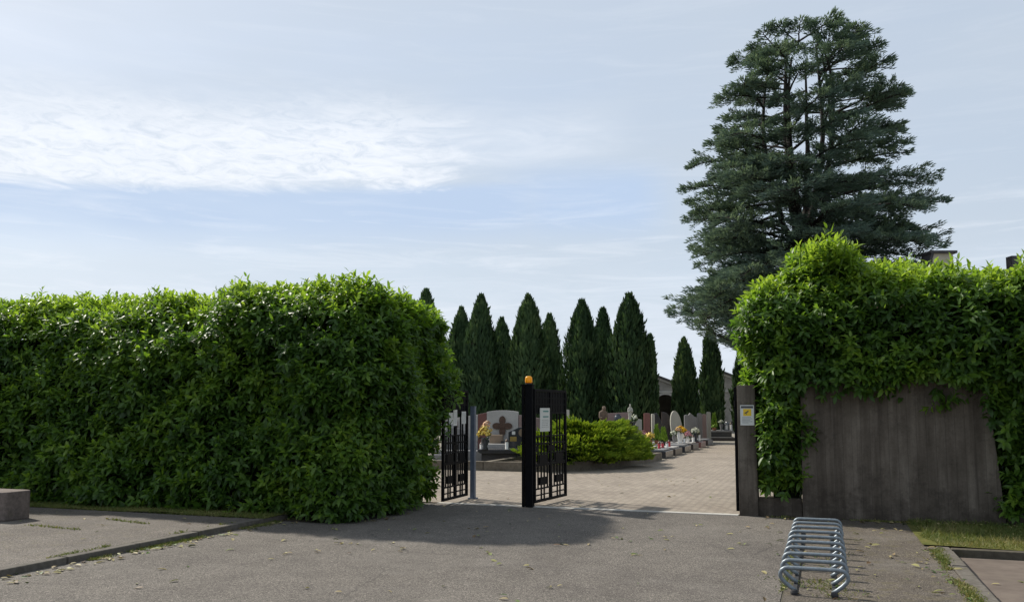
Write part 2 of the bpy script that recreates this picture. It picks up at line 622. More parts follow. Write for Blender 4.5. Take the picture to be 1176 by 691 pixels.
# paved path with the bend at the far end
struct('paved_path', MB().prism([(-9.6, GY + .17), (-.2, GY + .17), (-.2, 43.8), (-4.9, 43.8), (-4.9, 28.3), (-5.05, 25.9), (-5.55, 23.4), (-6.3, 21.9), (-7.4, 21.35), (-16, 21.35), (-16, GY + 1.6), (-9.6, GY + 1.6)], 'z', -.3, .0), M['pavers'])
struct('cemetery_ground', MB().prism([(-40, 21.4), (-7.45, 21.4), (-6.34, 21.95), (-5.6, 23.45), (-5.1, 25.95), (-4.95, 28.3), (-4.95, 43.85), (-.15, 43.85), (-.15, 16.6), (30, 16.6), (30, 84), (-60, 84), (-60, 21.4)], 'z', -.3, .004), M['gravel'])

# ------------------------------------------------------------------ laurel hedges
def shell_points(box, n_per_m2, r, faces):
    x0, x1, y0, y1, z0, z1 = box
    P, Nn = [], []
    for f in faces:
        ax, sgn = 'xyz'.index(f[1]), (1 if f[0] == '+' else -1)
        dims = [x1 - x0, y1 - y0, z1 - z0]
        oth = [i for i in range(3) if i != ax]
        n = int(dims[oth[0]] * dims[oth[1]] * n_per_m2)
        lo = np.array([x0, y0, z0])
        p = lo + rng.random((n, 3)) * np.array(dims)
        p[:, ax] = [x0, y0, z0][ax] if sgn < 0 else [x1, y1, z1][ax]
        P.append(p)
    P = np.concatenate(P)
    lo = np.array([x0 + r, y0 + r, z0 + min(r, .1)])
    hi = np.array([x1 - r, y1 - r, z1 - r])
    q = np.clip(P, lo, hi)
    N = nrm(P - q)
    return q + N * r, N


def in_boxes(P, boxes, inset):
    m = np.zeros(len(P), bool)
    for b in boxes:
        m |= ((P[:, 0] > b[0] + inset) & (P[:, 0] < b[1] - inset) & (P[:, 1] > b[2] + inset) & (P[:, 1] < b[3] - inset) & (P[:, 2] > b[4] + inset) & (P[:, 2] < b[5] - inset))
    return m


def laurel(P, N, seed, sprouts=None, depth=.34):
    """leafy shoots growing from points P along outward normals N -> leaf arrays"""
    n = len(P)
    lump = vnoise(P, .55, seed) * .5 + vnoise(P, 1.4, seed + 1) * .5
    fine = vnoise(P, .22, seed + 2)
    dep = rng.random(n) ** 1.4 * depth
    P = P + N * (lump * .30 + fine * .12 - dep)[:, None]
    up = np.array([0, 0, 1.0])
    A = nrm(N * .75 + up * (.42 + .35 * rng.random(n))[:, None] + rng.normal(0, .38, (n, 3)))
    SL = .10 + .14 * rng.random(n)
    K = np.full(n, 8)
    young_sunlit = np.clip(.34 + .34 * vnoise(P, .5, seed + 5) + .40 * np.clip(N[:, 2], 0, 1) + .17 * rng.normal(0, 1, n) - .15 * (dep / depth), 0, 1)  # new growth plus sunlight on the hedge top, both put into leaf colour
    if sprouts is not None:
        sp, sl = sprouts
        m = len(sp)
        P = np.concatenate([P, sp])
        A = np.concatenate([A, nrm(np.tile(up, (m, 1)) + rng.normal(0, .22, (m, 3)))])
        SL = np.concatenate([SL, sl])
        K = np.concatenate([K, np.full(m, 13)])
        young_sunlit = np.concatenate([young_sunlit, np.clip(.78 + .15 * rng.normal(0, 1, m), 0, 1)])
        n += m
    idx = np.repeat(np.arange(n), K)
    k = np.concatenate([np.arange(c) for c in K])
    frac = k / K[idx]
    A_, up_ = A[idx], np.tile(up, (len(idx), 1))
    a = k * 2.39996 + rng.random(n)[idx] * 6.28
    e1 = nrm(np.cross(A_, up_ + .3 * rng.normal(0, 1, (len(idx), 3)) * .1 + np.array([.01, .02, 0])))
    e2 = np.cross(A_, e1)
    rad = e1 * np.cos(a)[:, None] + e2 * np.sin(a)[:, None]
    phi = R(72) - R(48) * frac + rng.normal(0, .18, len(idx))
    droop = .85 * (1 - frac) * rng.random(len(idx)) + .25 * (1 - young_sunlit[idx])
    D = nrm(A_ * np.cos(phi)[:, None] + rad * np.sin(phi)[:, None] - up_ * droop[:, None])
    Nn = nrm(A_ * .9 + up_ * .45 + rng.normal(0, .2, (len(idx), 3)))
    base = P[idx] + A_ * (frac * SL[idx])[:, None]
    L = (.115 + .07 * rng.random(len(idx))) * (1 - .35 * frac ** 2)
    W = L * (.38 + .1 * rng.random(len(idx)))
    tone = np.clip(young_sunlit[idx] + .22 * frac - .1 + rng.normal(0, .08, len(idx)), 0, 1)
    if sprouts is not None:     # the green stalk of every long shoot
        m = len(sp)
        base = np.concatenate([base, sp - np.array([0, 0, .12])])
        D = np.concatenate([D, A[-m:]])
        Nn = np.concatenate([Nn, nrm(rng.normal(0, 1, (m, 3)))])
        L = np.concatenate([L, sl + .12])
        W = np.concatenate([W, np.full(m, .011)])
        tone = np.concatenate([tone, np.full(m, .5)])
    return base, D, Nn, L, W, tone


def hedge(name, label, boxes, spec, cores, sprout_n, sprout_box, seed, extra=None, height_fn=None, keep_clear=None):
    root = thing(name, label, 'hedge', (0, 0, 0))
    PP, NN = [], []
    for i, (b, dens, faces, r) in enumerate(spec):
        p, nn = shell_points(b, dens, r, faces)
        keep = ~in_boxes(p, [bb for bb in boxes if bb != b], .12)
        PP.append(p[keep])
        NN.append(nn[keep])
    if extra is not None:
        PP.append(extra[0])
        NN.append(extra[1])
    P, N = np.concatenate(PP), np.concatenate(NN)
    if height_fn is not None:
        P = height_fn(P)
    x0, x1, y0, y1, z = sprout_box
    sp = np.stack([x0 + (x1 - x0) * rng.random(sprout_n), y0 + (y1 - y0) * rng.random(sprout_n), np.full(sprout_n, z)], 1)
    if height_fn is not None:
        sp = height_fn(sp)
    sp[:, 2] += .10 * vnoise(sp, .6, seed + 9) - .05
    clump = np.clip(vnoise(sp, .8, seed + 12) + .4, .15, 1.2)
    sl = (.14 + .34 * rng.random(sprout_n) ** 2.2) * (.6 + .6 * clump)
    base, D, Nn, L, W, tone = laurel(P, N, seed, (sp, sl))
    ok = base[:, 2] > .05
    if keep_clear is not None:
        ok &= ~keep_clear(base)
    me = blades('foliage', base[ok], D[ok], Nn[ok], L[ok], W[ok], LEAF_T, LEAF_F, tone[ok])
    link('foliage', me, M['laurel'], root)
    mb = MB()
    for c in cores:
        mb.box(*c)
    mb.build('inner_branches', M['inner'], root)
    # stems at the bottom of the hedge
    x = cores[0][0] + .3
    while x < cores[0][1]:
        yy = cores[0][2] + random.uniform(.1, .5)
        st = MB().tube([(x, yy, 0), (x + random.uniform(-.08, .08), yy, .35), (x + random.uniform(-.15, .15), yy + .1, .8)], [.03, .022, .015], 6)
        st.build('stem', M['bark'], root)
        x += random.uniform(.35, .6)
    return root


def lefth(P):
    P = P.copy()
    f = np.clip(P[:, 2] / 3.4, 0, 1)
    # crown dips a little towards both ends, sides belly out slightly
    P[:, 2] *= 1 + .03 * np.clip((-P[:, 0] - 12.0) / 3, 0, 1) + .015 * np.sin(P[:, 0] * 1.3)
    front = np.clip((12.6 - P[:, 1]) / 1.6, 0, 1)
    P[:, 1] += front * (.55 * np.clip((f - .55) / .45, 0, 1) ** 1.6 + .08 * (1 - f))
    return P


LB = (-15.6, -6.28, 10.74, 13.3, .05, 3.44)
LL = (-8.0, -6.22, 11.6, 13.5, .05, 2.4)
LU = (-12.0, -6.2, 11.4, 14.15, 1.75, 3.38)
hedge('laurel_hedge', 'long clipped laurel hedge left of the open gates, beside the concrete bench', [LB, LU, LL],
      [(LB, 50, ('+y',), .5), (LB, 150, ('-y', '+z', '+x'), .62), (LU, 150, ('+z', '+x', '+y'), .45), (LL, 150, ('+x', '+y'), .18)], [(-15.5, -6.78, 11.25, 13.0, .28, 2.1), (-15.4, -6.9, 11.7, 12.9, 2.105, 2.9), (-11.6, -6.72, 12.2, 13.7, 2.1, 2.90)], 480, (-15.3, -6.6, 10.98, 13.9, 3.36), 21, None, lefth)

BA = (-1.02, 9.0, 13.42, 15.9, 2.14, 3.58)
BB = (-.98, -.32, 13.72, 15.9, .36, 2.3)
BC = (2.44, 9.0, 13.62, 15.9, .1, 2.3)
BD = (-.5, .62, 13.5, 15.6, 3.0, 3.92)
BE = (-.92, -.55, 13.45, 14.2, .75, 2.3)
# leaves spilling over the wall's top right corner
n = 330
ex = np.stack([1.45 + 1.0 * rng.random(n), np.full(n, 13.60), .35 + 1.75 * rng.random(n)], 1)
edge = 1.98 + (2.1 - ex[:, 2]) * .36
ex = ex[ex[:, 0] > edge]
n2 = 110
ex2 = np.stack([-.45 + 2.8 * rng.random(n2) ** 1.7, 13.58 + .06 * rng.random(n2), 2.13 + .10 * rng.random(n2)], 1)
ex = np.concatenate([ex, ex2])
en = np.tile(np.array([0, -1.0, 0]), (len(ex), 1))


def righth(P):
    P = P.copy()
    top = np.clip((P[:, 2] - 3.0) / .7, 0, 1)
    P[:, 1] += .45 * np.clip((P[:, 2] - 2.75) / .9, 0, 1) ** 1.6 * np.clip((15.0 - P[:, 1]) / 1.5, 0, 1)
    P[:, 2] += top * (.05 * np.sin(P[:, 0] * 1.7) + .05 * np.sin(P[:, 0] * .8 + 1))
    return P


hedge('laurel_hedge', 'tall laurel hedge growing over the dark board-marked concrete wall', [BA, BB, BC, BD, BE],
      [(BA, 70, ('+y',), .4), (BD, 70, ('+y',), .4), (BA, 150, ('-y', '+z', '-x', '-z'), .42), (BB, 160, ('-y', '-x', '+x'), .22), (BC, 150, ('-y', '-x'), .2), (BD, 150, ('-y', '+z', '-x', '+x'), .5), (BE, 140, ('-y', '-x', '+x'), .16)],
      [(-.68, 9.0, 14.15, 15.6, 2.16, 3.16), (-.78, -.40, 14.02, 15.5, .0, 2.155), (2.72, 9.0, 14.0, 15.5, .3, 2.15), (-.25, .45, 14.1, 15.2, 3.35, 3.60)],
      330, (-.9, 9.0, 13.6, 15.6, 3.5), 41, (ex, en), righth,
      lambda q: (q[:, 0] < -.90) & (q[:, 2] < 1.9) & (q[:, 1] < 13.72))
# extra vigorous new shoots on the raised left corner of that hedge: part of its foliage
rh = [o for o in COL.objects if o.name == 'laurel_hedge.001'][0]
n = 120
sp = np.stack([-.25 + .75 * rng.random(n), 13.7 + 1.4 * rng.random(n), 3.72 + .12 * rng.random(n)], 1)
sl = .22 + .42 * rng.random(n) * np.exp(-((sp[:, 0] - .12) / .35) ** 2)
e = np.zeros((0, 3))
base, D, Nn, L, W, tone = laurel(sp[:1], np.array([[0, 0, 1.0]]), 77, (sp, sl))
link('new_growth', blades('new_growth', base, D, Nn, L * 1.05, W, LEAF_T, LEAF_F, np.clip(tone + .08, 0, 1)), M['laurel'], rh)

# ------------------------------------------------------------------ concrete wall, pillar, low wall, bench
mb = MB().prism([(-.35, -.2), (2.36, -.2), (2.18, 2.04), (-.33, 2.04)], 'y', 13.70, 13.93)
tag(mb.build('concrete_wall', M['wallconc'], bevel=.012), 'dark board-marked concrete wall panel under the overhanging hedge', 'wall')
mb = MB().box(-.985, -.355, 13.76, 13.92, -.2, .27)
tag(mb.build('low_wall', M['wallconc'], bevel=.01), 'low dark concrete wall between the gate pillar and the wall panel', 'wall')
mb = MB().box(2.36, 10, 13.78, 13.92, -.2, .14)
tag(mb.build('low_wall', M['wallconc'], bevel=.01), 'low dark concrete footing under the hedge right of the wall panel', 'wall')
mb = MB().prism([(-1.262, -.2), (-.985, -.2), (-.99, 1.985), (-1.258, 1.985)], 'y', 13.64, 13.93)
tag(mb.build('gate_pillar', M['wallconc'], bevel=.012), 'dark concrete gate pillar carrying the camera warning sign', 'pillar')

b = thing('concrete_bench', 'low cast concrete block bench on the raised pavement', 'bench', (-10.70, 8.85, .068))
ol = []
for cx_, cy_, a0 in ((-.07, .07, -90), (-.07, .38, 0), (-1.73, .38, 90), (-1.73, .07, 180)):
    for k in range(5):
        a = R(a0 + k * 22.5)
        ol.append((cx_ + .07 * math.cos(a), cy_ + .07 * math.sin(a)))
MB().prism(ol, 'z', 0, .40).build('seat', M['bench'], b, bevel=.018)

# ------------------------------------------------------------------ surveillance sign on the pillar
sg = thing('warning_sign', 'white surveillance sign with yellow camera square on the gate pillar', 'sign', (-1.215, 13.637, 1.37))
MB().box(0, .205, -.006, 0, 0, .31).build('board', M['white_board'], sg, bevel=.002)
MB().box(.012, .193, -.0085, -.0062, .262, .297).build('header_band', M['sign_dark'], sg)
MB().box(.045, .165, -.0085, -.0062, .145, .252).build('yellow_panel', M['sign_yellow'], sg)
ic = MB()
ic.prism([(.068, .192), (.078, .178), (.128, .212), (.119, .228)], 'y', -.011, -.0087)
ic.prism([(.092, .183), (.100, .189), (.094, .165), (.084, .165)], 'y', -.0108, -.0088)
ic.prism([(.06, .183), (.067, .173), (.074, .178), (.067, .189)], 'y', -.0109, -.0089)
ic.build('camera_icon', M['sign_dark'], sg)
ln = MB()
for z, w in ((.118, .13), (.098, .15), (.078, .12), (.056, .15), (.036, .09)):
    ln.box(.028, .028 + w, -.0082, -.0062, z, z + .008)
ln.build('text_lines', M['sign_grey'], sg)

# ------------------------------------------------------------------ gates
def gate_leaf(name, label, x, y, rot, width, H=1.96, z0=.06):
    g = thing(name, label, 'gate', (x, y, 0), rot, 'black steel gate leaves standing open')
    w = width
    f = MB()
    f.box(0, .05, -.022, .022, z0, H).box(w - .05, w, -.022, .022, z0, H)
    f.box(.05, w - .05, -.02, .02, H - .045, H).box(.05, w - .05, -.02, .02, z0, z0 + .045)
    f.build('frame', M['black_steel'], g, bevel=.003)
    c = MB()
    zs = z0 + .045
    c.box(w / 2 - .04, w / 2 + .04, -.018, .018, zs, H - .045)
    c.build('centre_stile', M['black_steel'], g)
    for z, hh in ((H - .16, .022), (H - .27, .022), (H - .42, .03), (1.15, .02), (1.02, .03), (.86, .02), (.66, .045), (.27, .025), (.17, .018)):
        for a, bb in ((.05, w / 2 - .04), (w / 2 + .04, w - .05)):
            MB().box(a, bb, -.013, .013, z, z + hh).build('rail', M['black_steel'], g)
    for s in (0, 1):
        o = .05 if s == 0 else w / 2 + .04
        sp_ = (w / 2 - .09)
        for k, t_ in enumerate((.2, .42, .62, .84)):
            xx = o + sp_ * t_
            lo, hi = (zs, H - .42) if k in (1, 2) else (.66, 1.15)
            if k in (0, 3):
                MB().box(xx - .014, xx + .014, -.009, .009, .28, .66).build('bar', M['black_steel'], g)
            MB().box(xx - .016, xx + .016, -.0095, .0095, lo, hi).build('bar', M['black_steel'], g)
        for t_ in (.1, .3, .5, .7, .9):
            xx = o + sp_ * t_
            MB().box(xx - .011, xx + .011, -.0085, .0085, H - .42, H - .045).build('bar', M['black_steel'], g)
    for s in (0, 1):
        o = .05 if s == 0 else w / 2 + .04
        sp_ = (w / 2 - .09)
        for k_, q_ in enumerate(((o + sp_ * .26, o + sp_ * .78, -.016, .016, .70, .85), (o + sp_ * .30, o + sp_ * .74, -.0165, .0165, .34, .47),
                   (o, o + sp_ * .2, -.0155, .0155, .9, 1.0), (o + sp_ * .84, o + sp_, -.0155, .0155, .9, 1.0),
                   (o + .002, o + sp_ - .002, -.003, .003, H - .40, H - .05))):
            MB().box(*q_).build('infill_plate', M['black_steel'], g)
    for z in (.3, 1.0, 1.7):
        MB().tube([(-.012, 0, z - .05), (-.012, 0, z + .05)], .016, 8).build('hinge', M['black_steel'], g)
    return g


ang_main = math.atan2(1.3, .13)
gate_leaf('gate_leaf', 'open black gate leaf hinged on the post with the orange beacon', -4.585, 13.66, ang_main, 1.42)
gate_leaf('gate_leaf', 'open black gate leaf beside the end of the left hedge', -6.13, 13.38, R(91), 1.12)
gate_leaf('gate_leaf', 'open black gate leaf tucked behind the concrete gate pillar', -1.292, 13.70, R(88.5), 1.42)

gp = thing('gate_post', 'black steel gate post under the orange beacon', 'post', (-4.70, 13.64, 0))
MB().box(-.01, .115, -.06, .06, 0, 2.02).build('shaft', M['black_steel'], gp, bevel=.004)
MB().box(-.075, -.035, -.05, .05, 0, 2.02).build('stop_strip', M['black_steel'], gp, bevel=.003)
MB().box(-.085, .125, -.07, .07, 2.02, 2.035).build('cap', M['black_steel'], gp)
for z in (.5, 1.05, 1.7):
    MB().box(-.035, -.01, -.03, .03, z, z + .05).build('link_plate', M['black_steel'], gp)
bc = thing('beacon_lamp', 'orange gate warning beacon on the black post', 'lamp', (-4.665, 13.64, 2.035))
MB().lathe([(.055, 0), (.055, .022), (.045, .026)], seg=16).build('base', M['rubber'], bc)
MB().lathe([(.058, .026), (.062, .04), (.060, .10), (.052, .128), (.030, .138), (.004, .14)], seg=18).build('lens', M['amber'], bc, smooth=True)

ps = thing('gate_stop_post', 'slim slate-grey steel post at the end of the left gate leaf', 'post', (-6.06, 14.56, 0))
MB().box(-.04, .045, -.04, .04, 0, 1.66).build('shaft', M['grey_steel'], ps, bevel=.004)
MB().box(-.042, .047, -.042, .042, 1.66, 1.675).build('cap', M['grey_steel'], ps)
MB().box(-.07, .075, -.07, .07, .0, .02).build('foot_plate', M['grey_steel'], ps)


def notice(label, loc, rot, w, h, teal=False):
    s = thing('notice_board', label, 'notice', loc, rot, 'notices on the gates')
    MB().box(0, w, -.004, 0, 0, h).build('board', M['white_board'], s)
    if teal:
        mb = MB()
        for z in (.83, .60):
            mb.box(w * .3, w * .85, -.006, -.0042, h * z, h * z + .022)
        mb.build('teal_bands', M['sign_teal'], s)
    mb = MB()
    z = h * (.48 if teal else .84)
    while z > h * .12:
        a = w * random.uniform(.12, .2)
        while a < w * .78:
            bb = min(a + random.uniform(.03, .09), w * .86)
            mb.box(a, bb, -.0058, -.0042, z, z + h * .022)
            a = bb + .018
        z -= h * .075
    mb.build('text_lines', M['sign_grey'], s)
    return s


dx, dy = math.cos(ang_main), math.sin(ang_main)


def on_leaf(x, y, ang, s, off):
    return (x + s * math.cos(ang) + off * math.sin(ang), y + s * math.sin(ang) - off * math.cos(ang))


q = on_leaf(-4.585, 13.66, ang_main, .20, .026)
notice('white opening notice with teal bands on the middle gate leaf', (q[0], q[1], 1.24), ang_main, .42, .40, True)
for s, z, w, h, lb in ((.20, 1.36, .17, .20, 'small white notice nearest the hedge on the left gate leaf'),
                       (.40, 1.33, .17, .28, 'tall grey-white notice in the middle of the left gate leaf'),
                       (.78, 1.36, .20, .22, 'square white notice near the grey stop post on the left gate leaf')):
    q = on_leaf(-6.13, 13.38, R(91), s, .026)
    notice(lb, (q[0], q[1], z), R(91), w, h)

# ------------------------------------------------------------------ bicycle rack
rk = thing('bike_rack', 'low grey tubular bicycle rack with ten hoops standing on the footway', 'bike rack', (-.13, 8.05, 0))
HW = .285
prof = []
# left foot -> side -> top -> right side -> right foot (x, z)
half = [(.150, .022), (.19, .048), (.232, .082), (.268, .118), (.281, .145), (.279, .172), (.264, .198), (.240, .214), (.21, .219)]
for x_, z_ in half:
    prof.append((-x_, z_))
for x_, z_ in half[::-1]:
    prof.append((x_, z_))
hoop0 = None
for i in range(10):
    if hoop0 is None:
        hoop0 = MB().tube([(a, 0, z_) for a, z_ in prof], .0185, 10).build('hoop', M['rack'], rk, smooth=True)
        hp = hoop0
    else:
        hp = hoop0.copy()
        COL.objects.link(hp)
        hp.parent = rk
    hp.location = (random.uniform(-.006, .006), .02 + i * .405, 0)
for s in (-1, 1):
    MB().box(s * .165 - .018, s * .165 + .018, -.04, 3.72, .004, .014).build('ground_rail', M['rubber'], rk)
    for yy in (-.0, 1.85, 3.68):
        MB().lathe([(.03, .001), (.032, .02), (.026, .04), (.01, .045)], (s * .165, yy - .03, 0), 12).build('rubber_foot', M['rubber'], rk)

# ------------------------------------------------------------------ ground cover, weeds, fallen leaves
def grass(name, P, L, spread, tone, wid=.006):
    n = len(P)
    D = nrm(np.stack([rng.normal(0, spread, n), rng.normal(0, spread, n), np.ones(n)], 1))
    N = nrm(rng.normal(0, 1, (n, 3)))
    me = blades(name, P, D, N, L, np.full(n, wid), BLADE_T, BLADE_F, tone)
    o = link(name, me, M['grass'])
    o['kind'] = 'stuff'
    return o


n = 21000
p = np.stack([1.1 + 8 * rng.random(n) ** 1.2, 11.36 + 2.4 * rng.random(n), np.full(n, .012)], 1)
p = p[(vnoise(p, .35, 60) + .35 + .3 * rng.random(n)) > 0]
edgex = 1.05 + .25 * vnoise(p, .5, 61)
p = p[p[:, 0] > edgex]
grass('grass', p, .035 + .075 * rng.random(len(p)), .75, np.clip(.50 + .5 * vnoise(p, .4, 62) + rng.normal(0, .2, len(p)), 0, 1))
n = 16000
p = np.stack([-16 + 8.5 * rng.random(n), 10.30 + .75 * rng.random(n), np.full(n, .073)], 1)
p = p[(vnoise(p, .4, 63) + .45) > 0]
grass('grass', p, .03 + .045 * rng.random(len(p)), .7, np.clip(.42 + .3 * vnoise(p, .5, 64) + rng.normal(0, .2, len(p)), 0, 1))
# weeds in joints: left kerb foot, right kerb joint, footway seam, rack, wall foot
W_ = []


def weeds_line(x0, y0, x1, y1, n, sx, sy, z, thr, seed):
    t_ = rng.random(n)
    p = np.stack([x0 + (x1 - x0) * t_ + rng.normal(0, sx, n), y0 + (y1 - y0) * t_ + rng.normal(0, sy, n), np.full(n, z)], 1)
    W_.append(p[vnoise(p, .45, seed) + .25 * vnoise(p, .12, seed + 1) > thr])


weeds_line(-7.46, 4, -7.46, 10.9, 7500, .05, .02, 0, -.02, 70)
weeds_line(-7.66, 4, -7.66, 10.4, 1600, .03, .02, .068, .15, 72)
weeds_line(1.17, 4, 1.17, 11.5, 9500, .04, .02, 0, -.12, 74)
weeds_line(-.39, 4, -.39, 11.8, 1500, .02, .02, 0, .3, 76)
weeds_line(-.3, 13.6, 2.2, 13.62, 1800, .02, .03, 0, .1, 78)
weeds_line(-1.0, 13.65, -.3, 13.65, 500, .02, .04, 0, .1, 79)
weeds_line(-.1, 7.9, -.1, 11.6, 1600, .2, .02, 0, .3, 80)
weeds_line(-16, 9.4, -9.0, 8.6, 1500, .02, .03, .068, .15, 82)
weeds_line(-9.5, 9.55, -8.0, 9.2, 400, .02, .02, .068, .0, 83)
p = np.concatenate(W_)
grass('weeds', p, .015 + .035 * rng.random(len(p)), 1.1, np.clip(.45 + .3 * vnoise(p, .6, 90) + rng.normal(0, .25, len(p)), 0, 1), .008)

# fallen laurel leaves
P_ = []
for n, x0, x1, y0, y1 in ((95, -7.3, 1.1, 5.5, 13.4), (55, -.8, 1.1, 7.5, 12.5), (170, -7.48, -7.15, 5, 11.2), (70, -.9, 2.3, 13.3, 13.6), (60, .9, 1.18, 6, 11.3), (16, -12, -7.8, 7.5, 10.2), (24, 1.2, 4, 11.4, 13.4), (30, -7, -2, 13.8, 21), (12, 1.4, 4, 8, 11)):
    q = np.stack([x0 + (x1 - x0) * rng.random(n), y0 + (y1 - y0) * rng.random(n), np.full(n, .006)], 1)
    q[(q[:, 0] < -7.66), 2] = .074
    q[(q[:, 0] > 1.34) & (q[:, 1] < 11.2), 2] = -.08
    q[(q[:, 0] > 1.2) & (q[:, 1] > 11.3), 2] = .04
    P_.append(q)
for _ in range(26):     # little clusters
    c_ = np.array([rng.uniform(-6.5, 1.0), rng.uniform(6, 13.2), .007])
    P_.append(c_ + np.stack([rng.normal(0, .05, 3), rng.normal(0, .05, 3), np.abs(rng.normal(0, .004, 3))], 1))
p = np.concatenate(P_)
n = len(p)
a = rng.random(n) * 6.28
D = np.stack([np.cos(a), np.sin(a), rng.normal(.06, .12, n)], 1)
N = nrm(np.stack([rng.normal(0, .25, n), rng.normal(0, .25, n), np.ones(n)], 1))
L = .05 + .065 * rng.random(n)
me = blades('fallen_leaves', p + np.array([0, 0, .006]), D, N, L, L * .42, LEAF_T, LEAF_F, rng.random(n) ** .8)
link('fallen_leaves', me, M['litter'])['kind'] = 'stuff'

# ------------------------------------------------------------------ cypresses
def cypress_parts(seed, H, Rm, n=5200):
    """local, base at 0: flame-shaped crown mesh, core mesh"""
    def rad(t_):
        return Rm * np.clip(np.minimum(1, .80 + .8 * t_) * (1 - np.clip((t_ - .30) / .70, 0, 1) ** 2.0) ** .9, .02, 1)
    t_ = rng.random(n) ** .9
    az = rng.random(n) * 6.2832
    ribs = .10 * np.sin(az * 5 + seed) + .07 * np.sin(az * 9 + t_ * 6 + seed * 2)
    r = rad(t_) * (1 + ribs * .8) * (.80 + .24 * rng.random(n))
    z = .15 + t_ * (H - .25)
    P = np.stack([r * np.cos(az), r * np.sin(az), z], 1)
    r2 = 1 + .13 * vnoise(P, .5, seed) + .08 * vnoise(P, 1.3, seed + 1)
    P[:, :2] *= r2[:, None]
    out = np.stack([np.cos(az), np.sin(az), np.zeros(n)], 1)
    D = nrm(out * (.28 + .25 * rng.random(n))[:, None] + np.array([0, 0, 1.0]) + rng.normal(0, .16, (n, 3)))
    N = nrm(out + rng.normal(0, .35, (n, 3)))
    L = .22 + .26 * rng.random(n)
    L[t_ > .93] *= .9
    tone = np.clip(.5 + .3 * vnoise(P, .6, seed + 3) + .35 * vnoise(P * np.array([1, 1, .3]), .25, seed + 4) + rng.normal(0, .18, n) + .12 * math.sin(seed * 1.7), 0, 1)
    crown = blades('crown', P, D, N, L, L * (.26 + .1 * rng.random(n)), LEAF_T, LEAF_F, tone)
    crown.materials.append(M['cypress'])
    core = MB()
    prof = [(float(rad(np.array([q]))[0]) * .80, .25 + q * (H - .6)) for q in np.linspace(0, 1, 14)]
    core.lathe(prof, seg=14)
    return crown, core


CYP = [  # column, top row, half width px, distance, label
    (492, 337, 20, 47, 'cypress whose tip only shows above the left hedge'),
    (527, 357, 17, 52, 'cypress just right of the left hedge end, partly hidden by it'),
    (551, 343, 20, 46, 'tall broad cypress behind the white granite monument with bronze cross'),
    (577, 369, 15, 53, 'shorter dark cypress between two taller ones left of the beacon'),
    (604, 343, 21, 46, 'tall cypress standing directly behind the orange beacon'),
    (632, 365, 14, 52, 'slim cypress behind the middle gate leaf, left of the sky gap'),
    (668, 349, 21, 47, 'broad cypress right of the sky gap, behind the juniper mound'),
    (691, 358, 15, 53, 'slim cypress squeezed between the two broadest behind the juniper'),
    (724, 342, 25, 45, 'broadest and tallest cypress, behind the right end of the juniper mound'),
    (748, 388, 6, 54, 'thin short cypress hugging the broadest cypress'),
    (788, 393, 12.5, 50, 'small pointed cypress between the two chapel gables'),
    (819, 380, 11, 48, 'narrow blunt cypress in front of the right chapel, under the cedar'),
    (857, 396, 14, 50, 'cypress mostly hidden behind the right hedge and gate pillar'),
]
for i, (px, py, hw, d, lb) in enumerate(CYP):
    H = Z(py, d) + .1
    Rm = hw / FPX * d * 1.04
    x, y = S(px, d, 3)
    c = thing('cypress_tree', lb, 'tree', (x, y, 0), random.random() * 6, 'columnar cypresses in the cemetery')
    crown, core = cypress_parts(i * 3 + 100, H, Rm, int(3200 + 2600 * Rm))
    c.rotation_euler[0], c.rotation_euler[1] = R(random.uniform(-1.2, 1.2)), R(random.uniform(-1.2, 1.2))
    co = bpy.data.objects.new('crown', crown)
    COL.objects.link(co)
    co.parent = c
    core.build('inner_crown', M['inner'], co, smooth=True)
    MB().tube([(0, 0, 0), (0, 0, .5), (0, 0, H * .6)], [.16, .13, .04], 8).build('trunk', M['bark'], c)

# ------------------------------------------------------------------ Atlas cedar
DC = 38.0
cxy = S(925, DC, 8)
ced = thing('cedar_tree', 'huge blue-green cedar with spreading tiers rising behind the right hedge', 'tree', (cxy[0], cxy[1], 0))
ced.scale = (1, 1, .985)
rc = random.Random(5)
env_z = [4.3, 4.9, 6.0, 6.7, 7.5, 8.7, 9.9, 11.3, 12.3, 13.1, 14.3, 16.4, 17.4, 18.4, 19.3, 19.9, 20.2]
env_L = [2.6, 3.9, 6.0, 6.6, 6.6, 5.7, 5.6, 5.4, 5.1, 5.0, 4.4, 3.7, 3.2, 2.4, 1.6, .9, .3]
env_R = [2.6, 3.9, 5.0, 5.3, 5.3, 5.3, 5.5, 5.9, 5.2, 5.0, 4.5, 4.2, 3.9, 3.2, 2.5, 1.2, .3]


def env(z, az):
    s_ = .5 + .5 * math.cos(az - YAW)
    return float(np.interp(z, env_z, env_L)) * (1 - s_) + float(np.interp(z, env_z, env_R)) * s_


trunk = MB()
trunk.tube([(0, 0, 0), (.05, 0, 1.2), (0, .05, 5), (-.05, 0, 8.2), (.1, 0, 10.5)], [.62, .48, .40, .34, .22], 10)
leaders = []
for k in range(8):
    a = k / 8 * 6.283 + rc.uniform(-.3, .3)
    sprd = rc.uniform(.7, 2.5)
    zt = 18.9 - .35 * sprd + rc.uniform(-.5, .5)
    zb = rc.uniform(7.6, 10.2)
    pts = []
    for q in np.linspace(0, 1, 7):
        rr = sprd * (q ** .55) * (1 - .45 * q ** 3)
        pts.append(Vector((rr * math.cos(a) + rc.uniform(-.06, .06), rr * math.sin(a) + rc.uniform(-.06, .06), zb + (zt - zb) * q)))
    leaders.append(pts)
    trunk.tube(pts, [.17 - .022 * j for j in range(7)], 7)
trunk.build('trunk', M['bark'], ced)
limbs = MB()
TP, TD, TN, TL, TT = [], [], [], [], []


